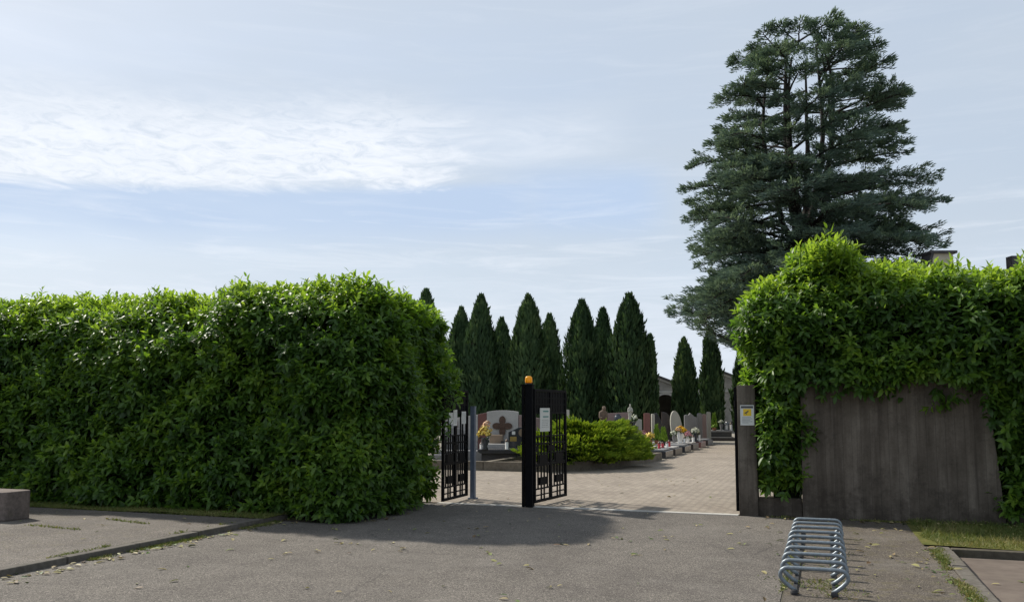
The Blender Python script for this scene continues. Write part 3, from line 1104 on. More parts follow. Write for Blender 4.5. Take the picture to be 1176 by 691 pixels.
def stem_at(z):
    """a stem point at height z (main trunk or one of the leaders)"""
    c = []
    if z < 10.3:
        c.append(Vector((0, 0, z)))
    for pts in leaders:
        if pts[0].z <= z <= pts[-1].z:
            for a_, b_ in zip(pts[:-1], pts[1:]):
                if a_.z <= z <= b_.z:
                    c.append(a_.lerp(b_, (z - a_.z) / max(1e-6, b_.z - a_.z)))
    return c


nl = 0
zl = 5.3
golden = 0.0
while zl < 18.9:
    golden += 2.39996
    az = golden + rc.uniform(-.45, .45)
    lf = rc.uniform(.80, 1.0) if rc.random() < .65 else rc.uniform(1.0, 1.10)
    R0 = env(zl + .25, az) * lf
    dirv = Vector((math.cos(az), math.sin(az), 0))
    cand = sorted(stem_at(zl) or [Vector((0, 0, zl))], key=lambda v: -v.dot(dirv))
    s0 = rc.choice(cand[:2]) if len(cand) > 3 else cand[0]
    reach = R0 * rc.uniform(.90, 1.04)
    # distance from stem to the envelope
    Lh = max(.7, reach - s0.dot(dirv))
    low = max(0, (9.5 - zl) / 4)
    high = max(0, (zl - 11) / 8)
    rise = .12 + .26 * high + rc.uniform(-.14, .16)
    pts = []
    for q in np.linspace(0, 1, 8):
        h = Lh * (rise * q - (.10 + .30 * low) * q ** 2.2 * 1.0) - .25 * q ** 4 * (1 - high)
        side = Vector((-dirv.y, dirv.x, 0)) * (rc.uniform(-.1, .1) * q * Lh * .3)
        pts.append(s0 + dirv * (Lh * q) + side + Vector((0, 0, h)))
    for j in range(8):
        rr_ = math.hypot(pts[j].x, pts[j].y)
        mx_ = env(pts[j].z, math.atan2(pts[j].y, pts[j].x)) * lf * .94
        if rr_ > mx_:
            pts[j] = Vector((pts[j].x * mx_ / rr_, pts[j].y * mx_ / rr_, min(pts[j].z, 19.5)))
    limbs.tube(pts, [.07 * (1 - .85 * j / 7) * (Lh / 5 + .3) for j in range(8)], 5, caps=False)
    nsec = int(5 + Lh * 3.6)
    for k in range(nsec):
        q0_ = .20 + .18 * min(1, high * 2)
        q = q0_ + (1.02 - q0_) * (k + rc.random()) / nsec
        q = min(q, 1)
        i0 = min(6, int(q * 7))
        p0 = pts[i0].lerp(pts[i0 + 1], q * 7 - i0)
        sgn = 1 if k % 2 else -1
        ta = az + sgn * rc.uniform(.45, 1.25)
        tl = (.45 + .36 * Lh * (1 - .55 * q)) * rc.uniform(.6, 1.1)
        if q > .93:
            ta = az + rc.uniform(-.5, .5)
            tl = rc.uniform(.5, .9)
        td = Vector((math.cos(ta), math.sin(ta), rc.uniform(-.22, .40) + .15 * high))
        dr = rc.uniform(.06, .22)
        tp = [p0 + td * (tl * u) - Vector((0, 0, dr * tl * u * u)) for u in (0, .5, 1)]
        te_ = tp[2]
        if math.hypot(te_.x, te_.y) > env(te_.z, math.atan2(te_.y, te_.x)) * lf + .1:
            tl *= .45
            tp = [p0 + td * (tl * u) - Vector((0, 0, dr * tl * u * u)) for u in (0, .5, 1)]
        limbs.tube(tp, [.02, .013, .004], 3, caps=False)
        m = int(22 + tl * 46)
        for _ in range(m):
            u = rc.random() ** .8
            pp = p0 + td * (tl * u) - Vector((0, 0, dr * tl * u * u))
            sa = ta + rc.choice((-1, 1)) * rc.uniform(.2, 1.3) * (1.1 - .75 * u)
            wdt = .30 * (1 - .5 * u) * rc.random()
            pos = pp + Vector((math.cos(sa), math.sin(sa), 0)) * wdt + Vector((0, 0, rc.uniform(-.10, .12)))
            if math.hypot(pos.x, pos.y) > env(pos.z, math.atan2(pos.y, pos.x)) * lf * rc.uniform(.98, 1.05) + .15:
                continue
            TP.append(pos)
            TD.append(Vector((math.cos(sa) * .8 + td.x * .5, math.sin(sa) * .8 + td.y * .5, rc.uniform(-.3, .9))))
            TL.append(rc.uniform(.09, .27))
            TT.append(min(1, max(0, .42 + rc.gauss(0, .2) + .25 * (q - .5))))
    zl += rc.uniform(.045, .09) * (.85 if zl < 8.5 else 1.0)
    nl += 1
# leader tips and free shoots that make the ragged, pointed outline
for pts in leaders:
    for _ in range(150):
        u = rc.random()
        p_ = pts[-1] + (pts[-1] - pts[-2]).normalized() * (.75 * u) + Vector((rc.gauss(0, .22 * (1.05 - u)), rc.gauss(0, .22 * (1.05 - u)), -.9 * rc.random() * (1 - u)))
        TP.append(p_)
        TD.append(Vector((rc.gauss(0, .5), rc.gauss(0, .5), .9)))
        TL.append(rc.uniform(.1, .22))
        TT.append(.5 + rc.gauss(0, .15))
limbs.build('limbs', M['bark'], ced)
TP = np.array([tuple(v) for v in TP])
TD = np.array([tuple(v) for v in TD])
TL = np.array(TL)
me = blades('crown', TP, TD, np.tile(np.array([0.02, .01, 1.0]), (len(TP), 1)), TL, TL * .19, TUFT_T, TUFT_F, np.clip(np.array(TT) + .2 * vnoise(TP, .9, 31), 0, 1))
link('crown', me, M['cedar'], ced)
print('cedar limbs', nl, 'tufts', len(TP))

# ------------------------------------------------------------------ juniper mound in its kerbed bed
bed = thing('planting_bed', 'low stone-kerbed bed holding the spreading juniper', 'planting bed', (0, 0, 0))
outline = [(-8.6, 21.40), (-7.45, 21.40), (-6.36, 21.93), (-5.62, 23.4), (-5.12, 25.9), (-4.98, 27.9), (-8.6, 27.9)]
inner = [(-8.45, 21.53), (-7.48, 21.53), (-6.45, 22.02), (-5.74, 23.44), (-5.25, 25.92), (-5.12, 27.8), (-8.45, 27.8)]
mb = MB()
k = len(outline)
vs = [(x, y, .0) for x, y in outline] + [(x, y, .24) for x, y in outline] + [(x, y, .24) for x, y in inner] + [(x, y, .1) for x, y in inner]
fs = []
for i in range(k):
    j = (i + 1) % k
    fs += [(i, j, k + j, k + i), (k + i, k + j, 2 * k + j, 2 * k + i), (2 * k + i, 2 * k + j, 3 * k + j, 3 * k + i)]
mb.add(vs, fs)
mb.build('kerb_edging', M['bedkerb'], bed)
MB().prism(inner, 'z', .05, .17).build('bed_soil', M['soil'], bed)

jc = np.array([-6.55, 24.55, .15])
jun = thing('juniper_shrub', 'spreading yellow-green juniper mound in the kerbed bed', 'shrub', tuple(jc))
nf = 440
P_, D_, N_, L_, T_ = [], [], [], [], []
rj = np.random.default_rng(3)
ax_ = np.array([1.42, 2.75])
clus = [(rj.random() * 6.283, math.asin(rj.random() ** .9), rj.normal(0, .10)) for _ in range(95)]
for i in range(nf):
    cl_ = clus[i % 95]
    az = cl_[0] + rj.normal(0, .09)
    el = min(1.5, max(.02, cl_[1] + rj.normal(0, .06)))
    rr = 1 + .10 * math.sin(3 * az + 1) + cl_[2] * .6 + rj.normal(0, .03)
    o = np.array([math.cos(az) * math.cos(el), math.sin(az) * math.cos(el), math.sin(el)])
    c = o * np.array([ax_[0] * rr, ax_[1] * rr, 1.14 * (1 + cl_[2] * .5)])
    outd = np.array([math.cos(az), math.sin(az), 0])
    # a fan-shaped spray, almost horizontal, tips nodding
    fl = .45 + .4 * rj.random()
    ax3 = outd + np.array([0, 0, .18 + .5 * math.sin(el)]) + rj.normal(0, .12, 3)
    ax3 /= np.linalg.norm(ax3)
    sd = np.cross(ax3, [0, 0, 1]); sd /= np.linalg.norm(sd) + 1e-9
    m = 80
    u = rj.random(m)
    w = rj.normal(0, .34, m) * (.35 + .65 * u)
    p = c - ax3 * fl * .55 + np.outer(u * fl, ax3) + np.outer(w * fl, sd)
    p[:, 2] += -.10 * u ** 2 - .12 * np.abs(w) + rj.normal(0, .018, m)
    dd = ax3 + np.outer(w * 1.3, sd) + rj.normal(0, .25, (m, 3)) + np.array([0, 0, .15])
    P_.append(p)
    D_.append(dd)
    L_.append(.09 + .09 * rj.random(m))
    T_.append(np.clip(.5 + .5 * (u - .5) + rj.normal(0, .12) + rj.normal(0, .14, m), 0, 1))
P_, D_, L_, T_ = np.concatenate(P_), np.concatenate(D_), np.concatenate(L_), np.concatenate(T_)
ok = P_[:, 2] > .03
P_, D_, L_, T_ = P_[ok], D_[ok], L_[ok], T_[ok]
me = blades('foliage', P_, D_, np.tile(np.array([.03, .02, 1.0]), (len(P_), 1)), L_, L_ * .30, TUFT_T, TUFT_F, T_)
link('foliage', me, M['juniper'], jun)
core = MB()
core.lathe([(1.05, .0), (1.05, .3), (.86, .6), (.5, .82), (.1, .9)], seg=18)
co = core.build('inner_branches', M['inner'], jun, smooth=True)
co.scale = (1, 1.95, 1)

# ------------------------------------------------------------------ flowers, vases, small grave goods
def bouquet(parent, name, c, r, h, mat, n=90, leafn=40):
    v = rng.normal(0, 1, (n, 3))
    v = nrm(v)
    v[:, 2] = np.abs(v[:, 2])
    P = np.array(c) + v * np.array([r, r, h]) * (.65 + .4 * rng.random(n))[:, None]
    N = nrm(v + rng.normal(0, .3, (n, 3)))
    D = nrm(np.cross(N, rng.normal(0, 1, (n, 3))))
    L = .045 + .04 * rng.random(n)
    T_ = LEAF_T
    me = blades(name, P, D, N, L, L * 1.0, T_, LEAF_F, rng.random(n))
    link(name, me, mat, parent)
    if leafn:
        v = nrm(rng.normal(0, 1, (leafn, 3)))
        P = np.array(c) + v * np.array([r * .8, r * .8, h * .5]) * .6 - np.array([0, 0, h * .2])
        me = blades('leaves', P, v + np.array([0, 0, .1]), nrm(rng.normal(0, 1, (leafn, 3))), np.full(leafn, .12), np.full(leafn, .04), LEAF_T, LEAF_F, rng.random(leafn))
        link('leaves', me, M['stalks'], parent)


def flower_vase(label, loc, vmat, fmat, r=.16, vh=.28, vr=.07, fh=.2, n=110, group='flower vases on the graves'):
    f = thing('flower_vase', label, 'flowers', loc, 0, group)
    MB().lathe([(vr * .75, 0), (vr * .8, .02), (vr * .55, vh * .25), (vr, vh * .65), (vr * .8, vh * .9), (vr * 1.05, vh)], seg=14).build('vase', vmat, f, smooth=True)
    bouquet(f, 'blooms', (0, 0, vh + fh * .35), r, fh, fmat, n)
    return f


def pot_conifer(label, loc, h, r, potmat, mat=None):
    f = thing('dwarf_conifer', label, 'potted plant', loc, 0, 'dwarf conifers on the graves')
    MB().lathe([(r * .55, 0), (r * .8, .14), (r * .85, .15), (r * .7, .151)], seg=12).build('pot', potmat, f)
    n = 320
    t_ = rng.random(n)
    a = rng.random(n) * 6.283
    rr = r * (1 - t_) ** .7 * (.7 + .3 * rng.random(n)) + .01
    P = np.stack([rr * np.cos(a), rr * np.sin(a), .13 + t_ * (h - .2)], 1)
    D = np.stack([np.cos(a) * .5, np.sin(a) * .5, np.ones(n)], 1)
    N = nrm(np.stack([np.cos(a), np.sin(a), np.zeros(n) + .1], 1))
    me = blades('foliage', P, D, N, .09 + .07 * rng.random(n), np.full(n, .035), LEAF_T, LEAF_F, rng.random(n))
    link('foliage', me, mat or M['conif'], f)
    MB().lathe([(r * .55, .15), (r * .5, h * .4), (.01, h * .85)], seg=8).build('stem', M['inner'], f)
    return f


def votive(label, loc, h=.2, mat='red_glass'):
    f = thing('grave_lamp', label, 'grave lamp', loc, 0, 'votive lamps on the graves')
    MB().lathe([(.05, 0), (.055, .02), (.045, .03), (.05, h * .7), (.045, h * .75)], seg=12).build('glass', M[mat], f, smooth=True)
    MB().lathe([(.055, h * .75), (.05, h * .82), (.02, h)], seg=12).build('lid', M['bronze'], f, smooth=True)
    return f


def arch_outline(w, h, bulge, n=10, skew=0):
    pts = [(-w / 2, 0), (w / 2, 0)]
    for k in range(n + 1):
        u = k / n
        x = w / 2 - w * u
        pts.append((x, h - bulge * (2 * u - 1) ** 2 + skew * (.5 - u)))
    return pts


def headstone(parent, y, outl, th, mat, name='headstone', bevel=.012):
    return MB().prism(outl, 'y', y, y + th).build(name, mat, parent, bevel=bevel)


def grave_bed(mb_parent, w, l, mat_edge, mat_top, h=.22):
    """rectangular grave surround: x across, y along; front at y=0"""
    MB().box(-w / 2, w / 2, 0, .12, 0, h).box(-w / 2, w / 2, l - .12, l, 0, h).box(-w / 2, -w / 2 + .12, .12, l - .12, 0, h).box(w / 2 - .12, w / 2, .12, l - .12, 0, h).build('surround', mat_edge, mb_parent, bevel=.008)
    MB().box(-w / 2 + .10, w / 2 - .10, .10, l - .10, h + .004, h + .05).build('slab', mat_top, mb_parent, bevel=.008)


# --- left: kerb of the left plot, white monument with bronze cross, dark slab tomb
x0, _ = S(500, 23.6)
kb = thing('plot_kerb', 'brown stone kerb in front of the left graves', 'kerb', (0, 0, 0))
MB().box(-14, -8.62, 21.40, 21.56, 0, .24).build('edging', M['bedkerb'], kb, bevel=.01)

dM = 27.6
mx, my = S(577, dM)
mon = thing('family_monument', 'wide white granite monument with a bronze cross and red panel', 'monument', (mx, my, 0), R(14))
headstone(mon, 0, arch_outline(1.02, 1.60, .05), .16, M['gr_white'])
headstone(mon, .01, [(-.80, 0), (-.515, 0), (-.515, 1.53), (-.80, 1.47)], .14, M['gr_red'], 'red_panel')
headstone(mon, .02, [(-2.0, 0), (-.805, 0), (-.805, 1.46), (-1.5, 1.36), (-2.0, 1.30)], .13, M['gr_white'], 'side_panel')
headstone(mon, .02, [(.515, 0), (1.5, 0), (1.5, 1.30), (.515, 1.46)], .13, M['gr_pink'], 'side_panel')
cr = MB()
for k in range(4):
    a = k * math.pi / 2
    lobe = []
    for s_ in range(13):
        u = s_ / 12 * 2 * math.pi
        px_, pz_ = .105 * math.cos(u), .175 + .15 * math.sin(u)
        lobe.append((px_ * math.cos(a) - pz_ * math.sin(a) + .0, px_ * math.sin(a) + pz_ * math.cos(a) + 1.10))
    cr.prism(lobe[:-1], 'y', -.045 - .0015 * k, -.002)
cr.prism([(.09 * math.cos(u * .5236), 1.10 + .09 * math.sin(u * .5236)) for u in range(12)], 'y', -.06, -.002)
cr.build('bronze_cross', M['bronze'], mon, bevel=.006)
mb = MB().box(-2.0, 1.5, -1.2, -.02, 0, .36)
mb.build('plinth', M['gr_grey'], mon, bevel=.012)
MB().box(-.62, .9, -.9, -.1, .362, .56).build('sarcophagus_slab', M['gr_white'], mon, bevel=.012)
pq = MB().box(-1.55, -1.45, -.012, -.001, .95, 1.25)
pq.build('name_plaque', M['gr_pink'], mon)
MB().box(-.35, .05, -.5, -.12, .563, .83).build('book_stone', M['gr_sand'], mon, bevel=.02)
MB().box(.02, .30, -.62, -.52, .563, .64).build('name_plate', M['gr_dark'], mon)

dT = 25.2
tx, ty = S(573, dT)
tb = thing('slab_tomb', 'polished dark granite slab tomb with overhanging top, nearest the left gate', 'tomb', (tx, ty, 0), R(14))
MB().box(-.52, .52, .0, 1.5, 0, .34).build('base', M['gr_dark'], tb, bevel=.01)
MB().prism([(-.62, .40), (-.54, .345), (.54, .345), (.62, .40), (.62, .46), (-.62, .46)], 'y', -.1, 1.55).build('top_slab', M['gr_dark'], tb, bevel=.008)
hx, hy = S(594, dT + .9)
hd = thing('headstone', 'small dark grey headstone with yellow plate beside the black post', 'headstone', (hx, hy, .466), R(14), 'headstones in the left plot')
headstone(hd, 0, [(-.27, 0), (.32, 0), (.32, .60), (.05, .62), (-.27, .48)], .1, M['gr_dark'], 'stone')
MB().box(-.22, -.02, -.006, -.001, .20, .34).build('yellow_plate', M['brass'], hd)
MB().box(-.16, -.06, -.006, -.001, .40, .50).build('photo_plate', M['porcelain'], hd)
MB().prism([(.14 + .10 * math.cos(u * .5236), .46 + .12 * math.sin(u * .5236)) for u in range(12)], 'y', -.008, -.001).build('portrait_medallion', M['gr_sand'], hd)
fx, fy = S(557, dT - .05)
fv = flower_vase('dark stone vase with yellow and peach flowers on the dark slab tomb', (fx, fy, .462), M['bluestone_vase'], M['pet_yellow'], .21, .34, .12, .28, 170)
bouquet(fv, 'peach_blooms', (.03, 0, .34 + .33), .11, .2, M['pet_peach'], 50, 0)
bouquet(fv, 'white_blooms', (-.22, .0, .42), .06, .06, M['pet_yellow'], 14, 0)
fx, fy = S(582, dT - .1)
votive('white porcelain grave lamp at the right end of the dark slab tomb', (fx, fy, .462), .3, 'porcelain')
fx, fy = S(553, dT + .1)
votive('small white grave lamp beside the dark vase', (fx, fy, .462), .2, 'porcelain')
gx, gy = S(520, 27.5)
g = thing('headstone', 'plain grey headstone glimpsed through the left gate leaf', 'headstone', (gx, gy, 0), R(14), 'headstones in the left plot')
headstone(g, 0, arch_outline(.7, 1.05, .1), .14, M['gr_grey'], 'stone')
MB().box(-.4, .4, -1.2, -.01, 0, .25).build('grave_bed', M['gr_grey'], g, bevel=.01)

# --- statues and stones behind the juniper
def skin_figure(name, mat, parent, verts, edges, radii, sub=2):
    me = bpy.data.meshes.new(name)
    me.from_pydata(verts, edges, [])
    o = link(name, me, None, parent)
    md = o.modifiers.new('skin', 'SKIN')
    for i, r_ in enumerate(radii):
        me.skin_vertices[0].data[i].radius = (r_, r_) if not isinstance(r_, tuple) else r_
    me.skin_vertices[0].data[0].use_root = True
    s = o.modifiers.new('sub', 'SUBSURF')
    s.levels = s.render_levels = sub
    dg = bpy.context.evaluated_depsgraph_get()
    m2 = bpy.data.meshes.new_from_object(o.evaluated_get(dg))
    o.modifiers.clear()
    o.data = m2
    m2.name = name
    m2.materials.clear()
    m2.materials.append(mat)
    m2.polygons.foreach_set('use_smooth', [True] * len(m2.polygons))
    bpy.data.meshes.remove(me)
    return o


dS = 33.5
sx, sy = S(693, dS)
st = thing('stone_statue', 'brown stone statue of a bowed robed figure behind the juniper', 'statue', (sx, sy, 0), R(20))
st.scale = (.72, .8, 1.06)
MB().box(-.28, .28, -.25, .25, 0, .78).box(-.33, .33, -.3, .3, .78, .84).build('pedestal', M['gr_pink'], st, bevel=.015)
skin_figure('figure', M['brownstone'], st,
            [(0, 0, 1.05), (0, 0, .86), (0, -.02, 1.25), (.0, -.05, 1.42), (.02, -.10, 1.52), (.04, -.15, 1.62), (-.17, -.05, 1.40), (-.2, -.14, 1.22), (-.05, -.24, 1.24), (.17, -.07, 1.40), (.2, -.16, 1.22), (.06, -.25, 1.26)],
            [(0, 1), (0, 2), (2, 3), (3, 4), (4, 5), (3, 6), (6, 7), (7, 8), (3, 9), (9, 10), (10, 11)],
            [(.19, .16), (.24, .2), (.17, .13), (.13, .1), .06, (.095, .105), .085, .06, .04, .085, .06, .04])
ph = headstone
sx, sy = S(709, dS + .8)
g = thing('headstone', 'low wide pinkish headstone between the two statues', 'headstone', (sx, sy, 0), R(18), 'headstones behind the juniper')
headstone(g, 0, [(-.48, 0), (.48, 0), (.48, 1.52), (-.48, 1.48)], .15, M['gr_pink'], 'stone')
sx, sy = S(710, dS - .2)
fv = thing('urn', 'dark stone urn in front of the pinkish headstone', 'urn', (sx, sy, 0), 0)
MB().lathe([(.16, 0), (.16, 1.0), (.09, 1.02), (.12, 1.12), (.17, 1.26), (.13, 1.38), (.08, 1.42), (.10, 1.46)], seg=14).build('body', M['bluestone_vase'], fv, smooth=True)
sx, sy = S(724, dS)
an = thing('angel_statue', 'small white praying angel statue on a dark pedestal', 'statue', (sx, sy, 0), R(20))
an.scale = (.75, .75, .97)
MB().box(-.16, .22, -.16, .16, 0, 1.12).box(-.2, .26, -.2, .2, 1.12, 1.18).build('pedestal', M['gr_brown'], an, bevel=.012)
skin_figure('figure', M['gr_lime'], an,
            [(0, 0, 1.42), (0, 0, 1.2), (0, -.01, 1.6), (0, -.02, 1.72), (0, -.03, 1.80), (0, -.05, 1.9), (-.1, -.02, 1.70), (-.12, -.08, 1.58), (-.02, -.14, 1.64), (.1, -.02, 1.70), (.12, -.08, 1.58), (.02, -.14, 1.64)],
            [(0, 1), (0, 2), (2, 3), (3, 4), (4, 5), (3, 6), (6, 7), (7, 8), (3, 9), (9, 10), (10, 11)],
            [(.09, .08), (.13, .11), (.085, .07), (.075, .06), .035, (.058, .064), .04, .032, .022, .04, .032, .022])
wg = MB()
wg.prism([(.03, 1.5), (.1, 1.42), (.14, 1.6), (.12, 1.74), (.06, 1.72)], 'y', .06, .085)
wg.prism([(-.03, 1.5), (-.1, 1.42), (-.13, 1.6), (-.11, 1.74), (-.06, 1.72)], 'y', .062, .087)
wg.build('wings', M['gr_lime'], an, bevel=.008)
fx, fy = S(729, dS - .3)
flower_vase('white flowers in a tall dark vase at the foot of the angel', (fx, fy, 1.0), M['gr_dark'], M['pet_white'], .1, .25, .07, .14, 60)
tk = MB().box(-.14, .14, -.14, .14, 0, 1.0)
sq = tk.build('stone_stand', M['gr_brown'], None, (fx, fy, 0), .01)
tag(sq, 'dark stone stand under the white flowers beside the angel', 'pedestal')
for px, d, w, top, mat, th, lb in ((651, 34.0, .22, 470, 'gr_lime', .2, 'short pale stone marker peeking over the left of the juniper'),
                                   (734, 34.5, .24, 481, 'gr_lime', .2, 'short pale headstone left of the red granite stele'),
                                   (743.5, 36, .26, 474, 'gr_red', .18, 'narrow red granite stele'),
                                   (750.5, 36.2, .13, 475, 'gr_lime', .2, 'slim pale stele touching the dark wavy headstone')):
    sx, sy = S(px, d)
    g = thing('headstone', lb, 'headstone', (sx, sy, 0), R(18), 'headstones behind the juniper')
    headstone(g, 0, arch_outline(w, Z(top, d), .02), th, M[mat], 'stone')
    MB().box(-w / 2 - .08, w / 2 + .08, -.1, th + .1, 0, .14).build('foot', M['gr_grey'], g, bevel=.01)

# --- right row of graves along the path (front edge at x = -4.95, heads to -X)
def row_grave(y, w, edge, top, label, L=2.0, h=.24):
    g = thing('grave', label, 'grave', (-4.97, y, .0), R(90), 'graves along the paved path')
    # local: x across (along path), y from the path edge away
    grave_bed(g, w, L, M[edge], M[top], h)
    return g


ROW = [(29.3, 1.0, 'gr_dark', 'gr_grey', 'brown-edged grave nearest the juniper with red lamps'),
       (31.3, 1.05, 'gr_brown', 'gr_white', 'brown granite grave with pale slab, second along the path'),
       (33.5, 1.05, 'gr_dark', 'gr_grey', 'dark granite grave in the middle of the path row, behind the golden flowers'),
       (35.7, 1.05, 'gr_brown', 'gr_white', 'brown grave with pale top under the pink flowers'),
       (38.0, 1.05, 'gr_red', 'gr_dark', 'red-brown grave with dark slab near the path bend'),
       (40.3, 1.05, 'gr_brown', 'gr_grey', 'last brown granite grave at the path bend')]
for i, (y, w, e_, tp_, lb) in enumerate(ROW):
    row_grave(y, w + .5, e_, tp_, lb)


def stone_at(px, d, wpx, top, mat, lb, outl=None, th=.16, rot=R(18), z0=0.0, lean=0):
    sx, sy = S(px, d)
    w = wpx / FPX * d
    g = thing('headstone', lb, 'headstone', (sx, sy, z0), rot, 'headstones of the path row')
    H = Z(top, d) - z0
    o = headstone(g, 0, outl(w, H) if outl else arch_outline(w, H, .04), th, M[mat], 'stone')
    o.rotation_euler[1] = lean
    MB().box(-w / 2 - .06, w / 2 + .06, -.08, th + .08, 0, .16).build('foot', M['gr_grey'], g, bevel=.01)
    return g


def wave_l(w, H):
    pts = [(-w / 2, 0), (w / 2, 0)]
    for k in range(13):
        u = k / 12
        pts.append((w / 2 - w * u, H * (.52 + .48 * math.sin(min(1, u * 1.25) * math.pi / 2) ** 1.5)))
    return pts


def sail(w, H):
    pts = [(-w * .1, 0), (w / 2, 0)]
    for k in range(13):
        u = k / 12
        a = u * math.pi * .75
        pts.append((w / 2 * math.cos(a) * 1.0 + w * .05 * u, H * (.35 + .65 * math.sin(a * .9 + .25 * u))))
    pts.append((-w * .38, H * .45))
    return pts


def oval(w, H):
    pts = []
    for k in range(18):
        a = -math.pi / 2 + .45 + k / 17 * (2 * math.pi - .9)
        pts.append((w / 2 * math.cos(a), H * .56 + H * .44 * math.sin(a)))
    pts.append((-w * .22, 0))
    pts.append((w * .22, 0))
    # order: go round, then the foot
    return pts


def step(w, H):
    return [(-w / 2, 0), (w / 2, 0), (w / 2, H * .86), (w * .2, H * .88), (-w * .05, H * .95), (-w * .3, H), (-w / 2, H * .93)]


stone_at(757.5, 37.0, 12, 474, 'gr_dark', 'dark grey headstone with slanting top left of the swept brown one', wave_l)
stone_at(769, 38.0, 17, 473, 'gr_brown', 'brown swept sail-shaped headstone leaning on the pale oval', wave_l)
stone_at(780, 37.6, 13, 471, 'gr_lime', 'pale oval tilted headstone above the golden flowers', oval, .14, R(22), 0, R(-7))
stone_at(789.5, 40.5, 6, 476, 'gr_grey', 'plain grey headstone right of the pale oval', None)
stone_at(796, 41.0, 10, 474, 'gr_grey', 'grey headstone with a stepped curving top', step)
stone_at(804, 41.4, 5, 474, 'gr_grey', 'narrow grey round-topped stele beside the stepped headstone', None)
stone_at(809.5, 42.0, 4.4, 475, 'gr_pink', 'narrow pinkish stele between two grey ones', None)
stone_at(814.5, 42.5, 4.4, 472.5, 'gr_lime', 'tallest pale stele at the right end of the row', None)

H0 = .29
for px, d, r, vh, vr, fh, vm, fm, n, lb in (
        (747, 31.2, .17, .30, .08, .16, 'terracotta', 'pet_yellow', 120, 'yellow flowers beside the juniper end'),
        (782, 34.0, .22, .42, .10, .20, 'porcelain', 'pet_gold', 170, 'golden flowers in a tall white vase'),
        (774, 35.2, .16, .3, .08, .15, 'gr_grey', 'pet_white', 70, 'faded white flowers in a grey vase under the pale oval'),
        (790, 35.5, .15, .22, .09, .16, 'porcelain', 'pet_pink', 110, 'pink flowers in a white vase'),
        (799, 37.5, .19, .32, .10, .18, 'bluestone_vase', 'pet_white', 110, 'white flowers in a dark vase near the path bend'),
        (738, 33.0, .18, .34, .08, .15, 'gr_grey', 'pet_pink', 90, 'pink flowers behind the juniper end'),
        (779.5, 33.8, .11, .5, .06, .1, 'porcelain', 'pet_peach', 60, 'peach flowers spilling beside the golden ones')):
    x, y = S(px, d)
    flower_vase(lb, (x, y, H0), M[vm], M[fm], r, vh, vr, fh, n)
for px, d, h, lb, mt in ((757, 29.6, .24, 'red grave lamp nearest the juniper', 'red_glass'), (768.5, 31.2, .24, 'red grave lamp on the second grave', 'red_glass'),
                     (761, 30.6, .2, 'low red grave lamp between the other two', 'red_glass'), (796, 35.0, .3, 'white porcelain lamp right of the pink flowers', 'porcelain'),
                     (803, 37.5, .34, 'white lamp near the end of the row', 'porcelain'), (766, 30.2, .22, 'white lamp behind the red ones', 'porcelain'),
                     (786, 35.0, .24, 'white lamp left of the pink flowers', 'porcelain')):
    x, y = S(px, d)
    votive(lb, (x, y, H0), h, mt)
for px, d, h, r, pm, lb in ((754, 33.5, .75, .12, 'terracotta', 'bright yellow-green dwarf conifer beside the slim pale stele'),
                            (762, 32.5, .66, .14, 'gr_dark', 'darker dwarf conifer in front of the dark headstone')):
    x, y = S(px, d)
    pot_conifer(lb, (x, y, H0), h, r, M[pm])

# --- end tomb across the path
dE = 45.2
ex_, ey_ = S(822, dE)
et = thing('slab_tomb', 'long grey slab tomb with dark sides closing the end of the path', 'tomb', (ex_, ey_, 0), R(12))
MB().box(-.95, .95, -.1, 1.6, 0, .17).build('plinth', M['gr_brown'], et, bevel=.01)
MB().box(-.9, .9, -.06, 1.55, .172, .21).build('white_course', M['gr_white'], et)
MB().box(-.82, .82, .0, 1.5, .212, .46).build('side_walls', M['gr_dark'], et, bevel=.008)
MB().box(-.9, .9, -.06, 1.55, .463, .54).build('top_slab', M['gr_grey'], et, bevel=.01)
for px, dd, h, r, lb in ((820.5, .9, .92, .16, 'tall bright dwarf conifer on the end tomb'), (813.5, .5, .55, .15, 'shorter bushy dwarf conifer left on the end tomb')):
    x, y = S(px, dE + dd)
    pot_conifer(lb, (x, y, .542), h, r, M['terracotta'])
x, y = S(820.5, dE + .2)
flower_vase('low terracotta pot of yellow-green blooms on the end tomb', (x, y, .542), M['terracotta'], M['conif'], .17, .15, .12, .12, 90)
x, y = S(828.5, dE + .5)
flower_vase('round white bouquet on the end tomb', (x, y, .542), M['gr_grey'], M['pet_white'], .12, .38, .09, .12, 80)
x, y = S(834.5, dE + .3)
lt = thing('grave_lantern', 'dark square lantern at the right end of the end tomb', 'grave lantern', (x, y, .542))
mb = MB()
for a in (-1, 1):
    for c in (-1, 1):
        mb.box(a * .12 - .015, a * .12 + .015, c * .12 - .015, c * .12 + .015, .04, .34)
mb.box(-.15, .15, -.15, .15, 0, .04)
mb.build('frame', M['bluestone_vase'], lt)
MB().lathe([(.17, .34), (.15, .37), (.05, .42), (.01, .46)], seg=4).build('roof', M['bluestone_vase'], lt)
MB().lathe([(.055, .041), (.055, .25), (.02, .28)], seg=10).build('candle', M['porcelain'], lt)
x, y = S(839.5, dE + .4)
votive('tall white lamp beside the dark lantern', (x, y, .542), .42, 'porcelain')

